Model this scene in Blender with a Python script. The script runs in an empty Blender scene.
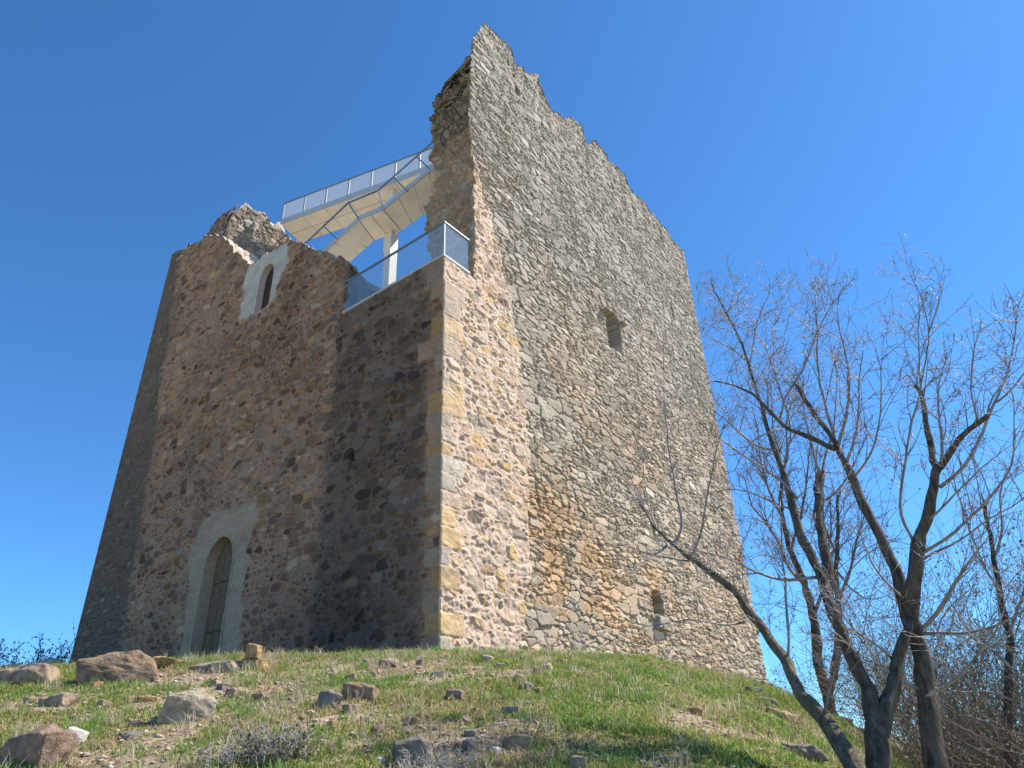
import bpy, bmesh, math, random
import numpy as np
from mathutils import Vector, Matrix
random.seed(7); rng = np.random.default_rng(11)
sc = bpy.context.scene
# ------------------------------------------------------------------ camera
F = 705.0; EYE = 1.6
up = np.array([-52., 1274., -F]); up /= np.linalg.norm(up)
Yc = np.array([0, 0, -1.]); Yc = Yc - Yc @ up * up; Yc /= np.linalg.norm(Yc)
Xc = np.cross(Yc, up); RW = np.array([Xc, Yc, up]); O = np.array([0, 0, EYE])
cam = bpy.data.cameras.new('camera'); camo = bpy.data.objects.new('camera', cam); sc.collection.objects.link(camo)
cam.sensor_width = 36; cam.lens = 36 * F / 1024; cam.clip_end = 6000; cam.clip_start = 0.05
M4 = Matrix([list(RW[0]) + [0], list(RW[1]) + [0], list(RW[2]) + [EYE], [0, 0, 0, 1]]); camo.matrix_world = M4
sc.camera = camo
# ------------------------------------------------------------------ light
SUN_AZ, SUN_EL = 75.0, 50.0          # azimuth clockwise from +Y
world = bpy.data.worlds.new("World"); sc.world = world; world.use_nodes = True
wn = world.node_tree; bg = wn.nodes['Background']
sky = wn.nodes.new('ShaderNodeTexSky'); sky.sky_type = 'NISHITA'; sky.sun_disc = False
sky.sun_elevation = math.radians(SUN_EL); sky.sun_rotation = math.radians(SUN_AZ)
sky.altitude = 1200; sky.air_density = 1.0; sky.dust_density = 0.3; sky.ozone_density = 3.0
tint = wn.nodes.new('ShaderNodeVectorMath'); tint.operation = 'MULTIPLY'; tint.inputs[1].default_value = (0.56, 1.08, 1.45)   # deep mountain-sky blue
wn.links.new(sky.outputs[0], tint.inputs[0]); wn.links.new(tint.outputs[0], bg.inputs[0]); bg.inputs[1].default_value = 0.093
sun = bpy.data.lights.new('sun', 'SUN'); suno = bpy.data.objects.new('sun', sun); sc.collection.objects.link(suno)
sun.energy = 5.0; sun.angle = math.radians(0.5); sun.color = (1, 0.915, 0.79)
a, e = math.radians(SUN_AZ), math.radians(SUN_EL)
sd = Vector((math.sin(a) * math.cos(e), math.cos(a) * math.cos(e), math.sin(e)))
suno.rotation_euler = sd.to_track_quat('Z', 'Y').to_euler()
sc.view_settings.view_transform = 'Standard'; sc.view_settings.look = 'None'
sc.view_settings.exposure = 0.72; sc.view_settings.gamma = 1
# ------------------------------------------------------------------ projection helpers
def ray(px, py): return RW @ np.array([px - 512., 384. - py, -F])
def at(px, py, z=None, dist=None, plane=None):
    d = ray(px, py)
    if z is not None: t = (z - EYE) / d[2]
    elif dist is not None: t = dist / math.hypot(d[0], d[1])
    else: t = ((plane[0] - O) @ plane[1]) / (d @ plane[1])
    return O + t * d
_a = ray(1140, 0)[2]; _b = ray(1140, 1000)[2]; _h = ray(1140, _a / (_a - _b) * 1000)
DR = np.array([_h[0], _h[1], 0.]); DR /= np.linalg.norm(DR)      # along the right facade
DL = np.array([-DR[1], DR[0], 0.])                              # along the left facade
UP = np.array([0, 0, 1.])
C0 = at(438, 655, dist=13.0); C0[2] = 0
def W(u, v, z): return C0 + DL * u + DR * v + UP * z            # tower coordinates
def RR(px, py):
    p = at(px, py, plane=(C0, -DL)) - C0; return float(p @ DR), float(p[2])
def LL(px, py):
    p = at(px, py, plane=(C0, -DR)) - C0; return float(p @ DL), float(p[2])
# ------------------------------------------------------------------ noise in numpy
def H(i, j, s=0):
    i = np.asarray(i).astype(np.int64); j = np.asarray(j).astype(np.int64)
    n = (i * 374761393 + j * 668265263 + int(s) * 1274126177) & 0xffffffff
    n = ((n ^ (n >> 13)) * 1274126177) & 0xffffffff
    n = ((n ^ (n >> 16)) * 2246822519) & 0xffffffff
    n = n ^ (n >> 13)
    return (n & 0xffffff) / float(0x1000000)
def vn(x, y, s=0):
    xi = np.floor(x); yi = np.floor(y); fx = x - xi; fy = y - yi
    fx = fx * fx * (3 - 2 * fx); fy = fy * fy * (3 - 2 * fy)
    return (H(xi, yi, s) * (1 - fx) + H(xi + 1, yi, s) * fx) * (1 - fy) + (H(xi, yi + 1, s) * (1 - fx) + H(xi + 1, yi + 1, s) * fx) * fy
def fbm(x, y, s=0, o=4):
    r = 0; a = .5; t = 0
    for k in range(o): r = r + a * vn(x * 2 ** k, y * 2 ** k, s + k * 17); t += a; a *= .55
    return r / t
def ss(a, b, x):
    t = np.clip((x - a) / (b - a), 0, 1); return t * t * (3 - 2 * t)
def inpoly(x, y, poly):
    r = np.zeros(np.shape(x), bool); n = len(poly)
    for k in range(n):
        x1, y1 = poly[k]; x2, y2 = poly[(k + 1) % n]
        if y1 == y2: continue
        c = ((y1 > y) != (y2 > y)) & (x < (x2 - x1) * (y - y1) / (y2 - y1) + x1); r ^= c
    return r
def vor(x, y, w, h, s, jx=.8, jy=.7, p=3.0):
    F1 = np.full(x.shape, 9.); F2 = np.full(x.shape, 9.); ID = np.zeros(x.shape); DX = np.zeros(x.shape); DY = np.zeros(x.shape)
    row = np.floor(y / h)
    for dj in (-1, 0, 1):
        rj = row + dj; off = H(rj, 7, s) * w; ci = np.floor((x - off) / w)
        for di in (-1, 0, 1):
            c = ci + di
            cx = (c + .5 + (H(c, rj, s + 1) - .5) * jx) * w + off; cy = (rj + .5 + (H(c, rj, s + 2) - .5) * jy) * h
            dx = (x - cx) / w; dy = (y - cy) / h
            d = (np.abs(dx) ** p + np.abs(dy) ** p) ** (1 / p) - .18 * H(c, rj, s + 3)
            new = d < F1
            F2 = np.where(new, F1, np.minimum(F2, d)); F1 = np.where(new, d, F1)
            ID = np.where(new, H(c, rj, s + 4), ID); DX = np.where(new, dx, DX); DY = np.where(new, dy, DY)
    return ID, (F2 - F1) * .5 * h, DX, DY
def masonry(x, y, w, h, s, split):
    """irregular rubble: stones of several sizes; returns id, distance to joint (m), local offsets"""
    x = x + .10 * (fbm(x * 3, y * 3, s + 50) - .5); y = y + .10 * (fbm(x * 2.5, y * 2.5, s + 60) - .5)
    i1, e1, a1, b1 = vor(x, y, w, h, s); i2, e2, a2, b2 = vor(x + 5.3, y + 3.1, w * .52, h * .55, s + 9)
    m = (H(i1 * 9999, 3, s + 5) < split)
    e = np.where(m, np.minimum(e1, e2), e1)
    return np.where(m, i2, i1), e, np.where(m, a2, a1), np.where(m, b2, b1)
def pal(idv, colors, s=0, spread=.22):
    colors = np.array(colors); k = (H(idv * 99991, 11, s) * len(colors)).astype(int); c = colors[k]
    b = (1 - spread) + 2 * spread * H(idv * 99991, 12, s); return c * b[..., None]
# ------------------------------------------------------------------ materials
def mat(name, base=(.5, .5, .5), rough=.8, attr=None, noise=None, bump=None, metal=0, spec=.3, vs=1.0):
    m = bpy.data.materials.new(name); m.use_nodes = True; n = m.node_tree.nodes; l = m.node_tree.links
    b = n['Principled BSDF']; b.inputs['Roughness'].default_value = rough; b.inputs['Metallic'].default_value = metal
    b.inputs['Specular IOR Level'].default_value = spec
    tc_ = n.new('ShaderNodeTexCoord'); tc = n.new('ShaderNodeMapping'); tc.inputs['Scale'].default_value = (1, 1, vs); l.new(tc_.outputs['Object'], tc.inputs['Vector'])
    if attr: src = n.new('ShaderNodeAttribute'); src.attribute_name = attr; col = src.outputs['Color']
    else: src = n.new('ShaderNodeRGB'); src.outputs[0].default_value = (*base, 1); col = src.outputs[0]
    if noise:
        scale, lo, hi = noise
        t = n.new('ShaderNodeTexNoise'); t.inputs['Scale'].default_value = scale; t.inputs['Detail'].default_value = 6; t.inputs['Roughness'].default_value = .65
        l.new(tc.outputs[0], t.inputs['Vector'])
        mr = n.new('ShaderNodeMapRange'); mr.inputs[1].default_value = .3; mr.inputs[2].default_value = .7; mr.inputs[3].default_value = lo; mr.inputs[4].default_value = hi
        l.new(t.outputs['Fac'], mr.inputs[0])
        vm = n.new('ShaderNodeVectorMath'); vm.operation = 'SCALE'; l.new(col, vm.inputs[0]); l.new(mr.outputs[0], vm.inputs['Scale']); col = vm.outputs[0]
    l.new(col, b.inputs['Base Color'])
    if bump:
        sc_, st, di = bump
        t = n.new('ShaderNodeTexNoise'); t.inputs['Scale'].default_value = sc_; t.inputs['Detail'].default_value = 8; t.inputs['Roughness'].default_value = .7
        l.new(tc.outputs[0], t.inputs['Vector'])
        bp = n.new('ShaderNodeBump'); bp.inputs['Strength'].default_value = st; bp.inputs['Distance'].default_value = di
        l.new(t.outputs['Fac'], bp.inputs['Height']); l.new(bp.outputs[0], b.inputs['Normal'])
    return m
M_STONE = mat('stone_masonry', attr='Col', rough=.92, noise=(14, .82, 1.18), bump=(22, .6, .03), spec=.15)
M_ROCK = {}
def rockmat(c):
    k = tuple(c)
    if k not in M_ROCK: M_ROCK[k] = mat('rock', base=c, rough=.93, noise=(8, .5, 1.45), bump=(16, 1, .05), spec=.15)
    return M_ROCK[k]
M_PLASTER = mat('lime_plaster', base=(.56, .50, .42), rough=.9, noise=(5, .85, 1.12), bump=(25, .4, .01))
M_CREAM = mat('cream_panel', base=(.86, .80, .68), rough=.55, noise=(1.2, .84, 1.06))
M_STEEL = mat('grey_painted_steel', base=(.17, .21, .27), rough=.45, noise=(6, .9, 1.1))
M_EDGE = mat('light_steel_edge', base=(.45, .49, .52), rough=.5, noise=(4, .9, 1.1))
M_WHITE = mat('pale_coping', base=(.50, .50, .48), rough=.7, noise=(4, .85, 1.1))
M_BARK = mat('bark', base=(.13, .108, .086), rough=.95, noise=(22, .35, 2.2), bump=(45, 1, .06), spec=.2, vs=.22)
M_BARKD = mat('dark_bark', base=(.07, .062, .056), rough=.95, noise=(9, .5, 1.5), bump=(30, 1, .02), spec=.2)
M_TWIG = mat('twig_bark', base=(.25, .225, .215), rough=.65, noise=(9, .5, 1.6), spec=.5)
M_ATTR = mat('grass_blades', attr='Col', rough=.6, spec=.25)
_n = M_ATTR.node_tree.nodes; _l = M_ATTR.node_tree.links; _t = _n.new('ShaderNodeBsdfTranslucent'); _a = [q for q in _n if q.type == 'ATTRIBUTE'][0]; _l.new(_a.outputs['Color'], _t.inputs[0])
_m = _n.new('ShaderNodeMixShader'); _m.inputs[0].default_value = .45; _l.new(_n['Principled BSDF'].outputs[0], _m.inputs[1]); _l.new(_t.outputs[0], _m.inputs[2]); _l.new(_m.outputs[0], _n['Material Output'].inputs['Surface'])
M_GROUND = mat('earth', attr='Col', rough=.97, noise=(30, .7, 1.3), bump=(40, .8, .02), spec=.1)
def glassmat(name, tint, alpha, rough=.05):
    m = bpy.data.materials.new(name); m.use_nodes = True; n = m.node_tree.nodes; l = m.node_tree.links
    n.remove(n['Principled BSDF']); out = n['Material Output']
    tr = n.new('ShaderNodeBsdfTransparent'); tr.inputs[0].default_value = (.97, 1, 1, 1)
    di = n.new('ShaderNodeBsdfDiffuse'); di.inputs[0].default_value = (*tint, 1)
    gl = n.new('ShaderNodeBsdfGlossy'); gl.inputs['Roughness'].default_value = rough
    m1 = n.new('ShaderNodeMixShader'); m1.inputs[0].default_value = alpha; l.new(tr.outputs[0], m1.inputs[1]); l.new(di.outputs[0], m1.inputs[2])
    fr = n.new('ShaderNodeFresnel'); fr.inputs[0].default_value = 1.45
    tc = n.new('ShaderNodeTexCoord'); nz = n.new('ShaderNodeTexNoise'); nz.inputs['Scale'].default_value = 1.3; l.new(tc.outputs['Object'], nz.inputs['Vector'])
    mm = n.new('ShaderNodeMath'); mm.operation = 'MULTIPLY'; l.new(fr.outputs[0], mm.inputs[0]); mm.inputs[1].default_value = .22
    m2 = n.new('ShaderNodeMixShader'); l.new(mm.outputs[0], m2.inputs[0]); l.new(m1.outputs[0], m2.inputs[1]); l.new(gl.outputs[0], m2.inputs[2])
    l.new(m2.outputs[0], out.inputs['Surface']); return m
M_GLASS = glassmat('clear_glass', (.55, .66, .66), .10)
M_PANEL = glassmat('frosted_panel', (.85, .86, .88), .62, .3)
# ------------------------------------------------------------------ object helpers
def tag(o, label=None, cat=None, group=None, kind=None):
    if label: o['label'] = label
    if cat: o['category'] = cat
    if group: o['group'] = group
    if kind: o['kind'] = kind
    return o
def empty(name, loc, label, cat, group=None):
    o = bpy.data.objects.new(name, None); sc.collection.objects.link(o); o.location = loc
    return tag(o, label, cat, group)
def rawmesh(name, V, Fc, m, parent=None, cols=None, smooth=False, origin=None):
    """V (n,3) world coordinates, Fc (m,k) int array or list of faces"""
    V = np.asarray(V, dtype=np.float64)
    og = np.zeros(3) if origin is None else np.asarray(origin, float)
    me = bpy.data.meshes.new(name)
    if isinstance(Fc, np.ndarray):
        k = Fc.shape[1]; me.vertices.add(len(V)); me.vertices.foreach_set('co', (V - og).astype(np.float32).ravel())
        me.loops.add(Fc.size); me.loops.foreach_set('vertex_index', Fc.astype(np.int32).ravel())
        me.polygons.add(len(Fc)); me.polygons.foreach_set('loop_start', np.arange(0, Fc.size, k, dtype=np.int32))
        me.update(calc_edges=True)
    else:
        me.from_pydata((V - og).tolist(), [], Fc); me.update()
    if cols is not None:
        at_ = me.color_attributes.new('Col', 'FLOAT_COLOR', 'POINT')
        c4 = np.ones((len(V), 4), np.float32); c4[:, :3] = np.clip(cols.reshape(-1, 3), 0.005, .95); at_.data.foreach_set('color', c4.ravel())
    if smooth: me.polygons.foreach_set('use_smooth', [True] * len(me.polygons))
    me.materials.append(m); me.validate()
    o = bpy.data.objects.new(name, me); sc.collection.objects.link(o)
    if parent is not None:
        o.parent = parent; w = Vector((0, 0, 0)); q = parent
        while q is not None: w += q.location; q = q.parent
        o.location = Vector(og) - w
    elif origin is not None: o.location = og
    return o
def gridfaces(n, m, off=0, keep=None, flip=False):
    i = np.arange(n - 1)[:, None] * m + np.arange(m - 1)[None, :]
    f = np.stack([i, i + m, i + m + 1, i + 1], -1)
    if flip: f = f[..., ::-1]
    f = f.reshape(-1, 4)
    if keep is not None: f = f[keep.reshape(-1)]
    return f + off
class MB:
    def __init__(s): s.V = []; s.F = []
    def add(s, V, Fc):
        o = len(s.V); s.V += [tuple(map(float, v)) for v in V]; s.F += [tuple(int(i) + o for i in f) for f in Fc]
    def prism(s, pts, ext):      # polygon pts (3D) extruded by ext
        n = len(pts); A = [np.array(p, float) for p in pts]; B = [p + ext for p in A]
        s.add(A + B, [tuple(range(n))[::-1], tuple(range(n, 2 * n))] + [(i, (i + 1) % n, n + (i + 1) % n, n + i) for i in range(n)])
    def bar(s, a, b, w, h, upv=UP):
        a = np.array(a, float); b = np.array(b, float); d = b - a; d /= np.linalg.norm(d)
        x = np.cross(d, upv)
        if np.linalg.norm(x) < 1e-3: x = np.cross(d, DR)
        x /= np.linalg.norm(x); y = np.cross(x, d)
        P = [a + x * w / 2 * i + y * h / 2 * j for i, j in ((-1, -1), (1, -1), (1, 1), (-1, 1))]
        s.prism(P, b - a)
    def tube(s, pts, rad, k=6, rough=0, rnd=None):
        pts = [np.array(p, float) for p in pts]; rings = []; prev = None
        for i, p in enumerate(pts):
            d = pts[min(i + 1, len(pts) - 1)] - pts[max(i - 1, 0)]; d /= (np.linalg.norm(d) + 1e-9)
            if prev is None:
                x = np.cross(d, [0.3, .5, .81]); x /= np.linalg.norm(x)
            else:
                x = prev - d * (prev @ d); x /= (np.linalg.norm(x) + 1e-9)
            prev = x; y = np.cross(d, x); r = rad[i] if hasattr(rad, '__len__') else rad
            if rough and (i == 0 or not hasattr(s, 'ph') or len(s.ph) != k): s.ph = [rnd.gauss(0, 1) for _ in range(k)]
            if rough: s.ph = [.72 * v + .69 * rnd.gauss(0, 1) for v in s.ph]
            rr = [r * (1 + rough * s.ph[q]) if rough else r for q in range(k)]
            rings.append([p + rr[q] * (math.cos(2 * math.pi * q / k) * x + math.sin(2 * math.pi * q / k) * y) for q in range(k)])
        V = [v for r in rings for v in r]; n = len(rings)
        Fc = [(i * k + q, i * k + (q + 1) % k, (i + 1) * k + (q + 1) % k, (i + 1) * k + q) for i in range(n - 1) for q in range(k)]
        Fc += [tuple(range(k))[::-1], tuple((n - 1) * k + q for q in range(k))]
        s.add(V, Fc)
    def build(s, name, m, parent=None, smooth=False, origin=None):
        return rawmesh(name, np.array(s.V), s.F, m, parent, None, smooth, origin)
# ------------------------------------------------------------------ ground
PX = [-60, -30, -12, -8, -5, -1.5, 0.5, 2, 3.9, 4.8, 5.7, 8, 12, 20, 60]
PZ = [2.5, 3.2, 3.42, 3.38, 3.47, 3.38, 3.28, 3.10, 2.62, 2.12, 1.5, .2, -1.6, -5, -16]
def gz(x, y, fine=True):
    x = np.asarray(x, float); y = np.asarray(y, float)
    yy = np.maximum(y, .1); xn = x * 12 / np.maximum(yy, 7.0)
    plate = np.interp(xn, PX, PZ) + .035 * (np.clip(y, 0, 30) - 12)
    slope = .285 * y - np.interp(xn, [0, 2, 3.8, 5.3, 7, 12], [0, .10, .5, 1.1, 2.2, 4.2]) * np.clip(y / 10, .3, 1.2) + .012 * np.clip(-x, 0, 10)
    k = .28; d = np.clip(.5 + .5 * (plate - slope) / k, 0, 1)
    z = slope * d + plate * (1 - d) - k * d * (1 - d)
    z = np.where(y > 30, z - ((y - 30) ** 1.25) * .22, z)
    z = np.where(y < 0, np.maximum(slope, -20) , z)
    far = np.hypot(x, y)
    if fine:
        w = ss(60, 20, far)
        z = z + w * (.10 * (fbm(x * .9, y * .9, 3, 4) - .5) + .05 * (fbm(x * 4, y * 4, 5, 3) - .5))
    return np.maximum(z, -38 + 3 * fbm(x * .01, y * .01, 9, 3))
def soil(x, y):   # 1 = bare / dry ground, 0 = lush
    n = fbm(x * 1.3 + 4, y * 1.6, 21, 4); m = .8 * ss(.57, .68, n)
    for (px, py, r, s) in [(205, 680, 1.1, .9), (345, 668, 1.0, .8), (420, 663, .7, .8), (330, 722, .5, .9), (300, 705, .6, .6), (90, 715, .8, .5), (455, 745, .6, .9), (250, 690, .7, .8), (385, 735, .6, .7), (195, 700, .8, .8)]:
        q = ground_at(px, py); m = np.maximum(m, 1.15 * s * np.exp(-(((x - q[0]) / r) ** 2 + ((y - q[1]) / (r * .9)) ** 2)) * ss(.25, .6, fbm(x * 4, y * 4, 33, 3) + .2))
    right = ss(1.5, 3.5, x); return np.clip(m, 0, 1) * (1 - .55 * right)
_gc = {}
def ground_at(px, py):
    if (px, py) in _gc: return _gc[(px, py)]
    d = ray(px, py); d = d / math.hypot(d[0], d[1]); best = None
    for t in np.arange(3.0, 30, .04):
        p = O + d * t
        if p[2] <= gz(p[0], p[1], False) + .0: best = p; break
    if best is None:
        ts = np.arange(9, 15, .05); best = min((O + d * t for t in ts), key=lambda p: p[2] - gz(p[0], p[1], False)); best = np.array([best[0], best[1], float(gz(best[0], best[1]))])
    _gc[(px, py)] = best; return best
gx = np.concatenate([-np.geomspace(1600, 13, 26), np.arange(-12, 12.01, .07), np.geomspace(13, 1600, 26)])
gy = np.concatenate([-np.geomspace(1200, 4, 16), np.arange(-3, 4, .35), np.arange(4, 15.5, .06), np.arange(15.7, 40, .4), np.geomspace(41, 2200, 30)])
GX, GY = np.meshgrid(gx, gy, indexing='ij'); GZ = gz(GX, GY)
sm = soil(GX, GY)[..., None]; nn = fbm(GX * 6, GY * 6, 44, 4)[..., None]; n2 = fbm(GX * 25, GY * 25, 45, 2)[..., None]
earth = np.array([.42, .315, .24]) * (.7 + .6 * n2); turf = np.array([.22, .20, .09]) * (.6 + .8 * nn); straw = np.array([.25, .21, .12])
gcol = turf * (1 - sm) + earth * sm; k_ = ss(.5, .68, n2) * .45; gcol = gcol * (1 - k_) + straw * k_; fr_ = ss(14, 40, np.hypot(GX, GY))[..., None]; gcol = gcol * (1 - fr_) + np.array([.40, .33, .20]) * (.8 + .4 * fbm(GX * .05, GY * .05, 46, 4)[..., None]) * fr_
V = np.stack([GX, GY, GZ], -1).reshape(-1, 3)
g = rawmesh('ground', V, gridfaces(len(gx), len(gy)), M_GROUND, cols=gcol, smooth=True); tag(g, kind='structure')
# ------------------------------------------------------------------ tower masonry
ZT = 12.22
QP = [700, 675, 655, 635, 610, 588, 564, 545, 524, 503, 488, 470, 452, 439, 425, 409, 387, 368, 350, 330, 310, 292, 275, 250]
QC = 'GTGOGOGOOTGWOTGOTGTOGTG'
QZ = np.array([RR(438, y)[1] for y in QP]); QZ[-1] = 13
QCOL = {'G': (.46, .385, .30), 'T': (.49, .375, .275), 'O': (.56, .385, .205), 'W': (.52, .45, .36)}
QARR = np.array([QCOL[c] for c in QC])
def quoin(u, z, side):
    k = np.clip(np.searchsorted(QZ, z) - 1, 0, len(QARR) - 1)
    ln = np.where((k + side) % 2 == 0, .34, .54) + .30 * (H(k, side, 88) - .5)
    ln = np.where(k > 17, ln * 1.25, ln)
    wob = .07 * (fbm(u * 4, z * 5, 71, 3) - .5)
    e = np.minimum(np.minimum(z - QZ[k], QZ[k + 1] - z), ln - u) + wob
    return (u < ln + wob), e, k, QARR[k] * (.88 + .24 * H(k, side, 91))[..., None]
PINK_ST = [(.50, .37, .26), (.46, .34, .25), (.56, .45, .34), (.46, .32, .20), (.37, .28, .22), (.54, .42, .31), (.52, .36, .18), (.50, .40, .30)]
PINK_M = np.array([.60, .445, .345])
GREY_ST = [(.44, .375, .295), (.37, .33, .275), (.50, .435, .345), (.33, .305, .265), (.45, .355, .26), (.53, .485, .41), (.40, .345, .28)]
GREY_M = np.array([.25, .205, .155])
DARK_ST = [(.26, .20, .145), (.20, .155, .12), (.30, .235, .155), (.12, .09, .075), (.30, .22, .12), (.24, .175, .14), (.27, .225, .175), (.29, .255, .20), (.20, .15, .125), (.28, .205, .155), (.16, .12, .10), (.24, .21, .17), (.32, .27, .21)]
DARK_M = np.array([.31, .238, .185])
def stone_h(e, idv, a, b, s, depth, e1, prot, tilt):
    prof = ss(0, e1, e)
    h = (prof - 1) * depth + prof * ((H(idv * 99991, 1, s) - .5) * prot + ((H(idv * 99991, 2, s) - .5) * a + (H(idv * 99991, 3, s) - .5) * b) * tilt)
    return h, prof
def skinR(u, z):
    """colour and relief of the right facade"""
    bnd_z = [0, 3.7, 5.6, 8.5, 11.5, 14.0, 16.0, 17.5, 25]; bnd_u = [2.35, 2.4, 2.72, 3.0, 2.65, 1.95, 1.25, .7, .3]
    wob = .45 * (fbm(u * 1.5, z * 1.7, 13, 3) - .5) + .12 * (H(np.floor(z / .22), 2, 5) - .5)
    pink = (u + wob < np.interp(z, bnd_z, bnd_u)).astype(float)
    pink = np.where(z > 17.4, 0, pink)
    # grey rubble
    big = ss(.52, .62, fbm(u * .55 + 3, z * .75, 31, 3) + .10 * np.exp(-((z - 10) / 2.2) ** 2))
    zz = z + .05 * u * 0
    i, e, a, b = masonry(u, zz, .34, .14, 1, .50 - .45 * big)
    iB, eB, aB, bB = masonry(u + 3, zz, .52, .23, 9, .35)
    sel = (fbm(u * .7 + 7, z * 1.1, 98, 4) + .16 * np.exp(-((z - 9.6) / 1.3) ** 2) + .10 * np.exp(-((z - 4.6) / .9) ** 2)) > .60
    i = np.where(sel, iB, i); e = np.where(sel, eB, e); a = np.where(sel, aB, a); b = np.where(sel, bB, b)
    e = e + .012 * (fbm(u * 14, z * 14, 92, 2) - .5)
    open_ = .45 + .9 * fbm(u * .9, z * 1.1, 90, 3)
    hg, pg = stone_h(e, i, a, b, 1, .040, .012, .036, .085); hg = hg + (pg - 1) * .045 * (open_ - .8) + .022 * (fbm(u * 9, z * 11, 93, 3) - .5)
    cg = pal(i, GREY_ST, 1); cg = cg * .72 + .28 * np.array([.41, .36, .295])
    wx = fbm(u * .25, z * .3, 77, 4)[..., None]
    cg = cg * (.84 + .38 * wx) * np.array([1.0, .965, .91])
    warm = ss(.50, .68, fbm(u * .35 + 9, z * .5 + 2, 78, 4))[..., None] * .45; cg = cg * (1 - warm) + cg * np.array([1.18, .98, .82]) * warm
    upz = ss(8, 18, z)[..., None] * .85; cg = cg * (1 - upz) + (cg.mean(-1, keepdims=True) * np.array([1.03, .955, .845]) * .95) * upz
    mo = GREY_M * (.9 + .3 * fbm(u * 7, z * 7, 79, 2)[..., None])
    cg = mo * (1 - pg[..., None]) + cg * pg[..., None]
    st = (np.exp(-(((u - 4.6) / 1.9) ** 2 + ((z - 5.9) / 1.5) ** 2)) + .8 * np.exp(-(((u - 3.4) / .9) ** 2 + ((z - 6.8) / 1.2) ** 2)) + .7 * np.exp(-(((u - 9) / .9) ** 2 + ((z - 6.0) / .8) ** 2)) + .35 * np.exp(-(((u - 6) / 4) ** 2 + ((z - 4.3) / 1.2) ** 2)))
    st = np.clip(st * ss(.34, .66, fbm(u * 1.3, z * 1.6, 81, 4)) * (.45 + 1.0 * H(i * 9999, 6, 82)), 0, .8)[..., None]
    L = cg.mean(-1, keepdims=True); cg = cg * (1 - st) + L * np.array([1.55, .98, .52]) * st
    # dark vertical rain streaks near the top
    sk = ss(.62, .8, vn(u * 2.3, z * .12, 83)) * ss(15, 21, z) * .12; cg = cg * (1 - sk[..., None])
    # pink re-pointed masonry
    i, e, a, b = masonry(u, z, .44, .25, 101, .5)
    flush = ss(.35, .6, fbm(u * 1.6, z * 1.6, 15, 3))
    e = e - .002 - .010 * flush - .008 * (fbm(u * 11, z * 11, 17, 3) - .35)
    hp, pp = stone_h(e, i, a, b, 2, .014, .016, .030, .085)
    cp = pal(i, PINK_ST, 2); mo = PINK_M * (.9 + .25 * fbm(u * 5, z * 5, 80, 3)[..., None])
    hp = hp + .05 * (fbm(u * 5, z * 5, 16, 4) - .5) + .03 * (fbm(u * 13, z * 15, 14, 2) - .5)
    cp = mo * (1 - pp[..., None]) + cp * pp[..., None]
    inq, eq, k, cq = quoin(u, z, 0); inq = inq & (z < 12.6)
    pq = ss(.002, .02, eq); hq = (pq - 1) * .018 + .035 * (fbm(u * 6, z * 8, 18, 4) - .5)
    q3 = ss(.35, .7, fbm(u * 3 + 5, z * 4, 89, 4))[..., None]; cq = cq * (.75 + .5 * fbm(u * 6, z * 14, 19, 4))[..., None]; cq = cq * (1 - .35 * q3) + cq.mean(-1, keepdims=True) * np.array([1.12, .97, .83]) * .35 * q3; cq = mo * (1 - pq[..., None]) + cq * pq[..., None]
    vis = inq & (H(k, 4, 97) > .12); hp = np.where(vis, hq, hp); cp = np.where(vis[..., None], cq, cp)
    P = pink[..., None]; col = cp * P + cg * (1 - P); h = (hp + .03) * pink + (hg - .065) * (1 - pink) + .05 * (fbm(u * .8, z * .8, 20, 3) - .5)
    return col, h
def arch_(a0, a1, z0, zs_, za): return [(a0, z0)] + [((a0 + a1) / 2 - (a1 - a0) / 2 * math.cos(t), zs_ + (za - zs_) * math.sin(t)) for t in np.linspace(0, math.pi, 12)] + [(a1, z0)]
OPEN_R = [(arch_(7.70, 8.58, 13.42, 14.62, 15.04), 1.5), (arch_(8.36, 9.06, 5.10, 5.52, 5.93), 1.2)]
def hole(c, r): return ([(c[0] + r[0] * math.cos(t), c[1] + r[1] * math.sin(t)) for t in np.linspace(0, 6.28, 9)[:-1]], .35)
OPEN_R += [hole(RR(519, 90), (.14, .18)), hole(RR(674, 312), (.13, .5)), hole(RR(664, 240), (.10, .40)), hole(RR(579, 265), (.06, .08)), hole(RR(541, 500), (.07, .08)), hole(RR(690, 390), (.07, .09)), hole(RR(560, 390), (.06, .07)), hole(RR(640, 470), (.06, .07))]
TOP_R = [(470, 61), (472, 52), (475, 36), (484, 23), (494, 29), (504, 40), (514, 50), (515.5, 62), (525, 67), (530, 70), (539, 75), (541, 84), (553, 112), (562, 114), (564, 117), (570, 117), (577, 122), (584, 128), (586, 141), (595, 139), (601, 146), (608, 156), (610, 163), (618, 166), (626, 175), (630, 187), (643, 199), (656, 215), (666, 228), (675, 240), (685, 250)]
TR = np.array([RR(*p) for p in TOP_R]); TR = TR[np.argsort(TR[:, 0])]
def topR(u): return np.interp(u, TR[:, 0], TR[:, 1]) + .26 * (H(np.floor(u / .42 + .5 * np.sin(u * 3)), 3, 4) - .5) + .14 * (H(np.floor(u / .17), 4, 4) - .5) + .12 * (fbm(u * 7, u * 0, 6, 3) - .5)
def baseR(u): return np.interp(u, [0, 1.5, 3, 6, 9.5, 12, 14, 16.1], [21.6, 22.2, 21.6, 21.8, 22.4, 22.6, 22.2, 22.2]) - .3
def u0R(z): return 1.08 + .20 * (fbm(z * 1.1, z * 0 + .5, 23, 3) - .5) * 2 * .7 + .08 * (H(np.floor(z / .17), 5, 4) - .5) + np.where(z > 16, .0, 0)
LX = 15.05; RX = 16.05
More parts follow.
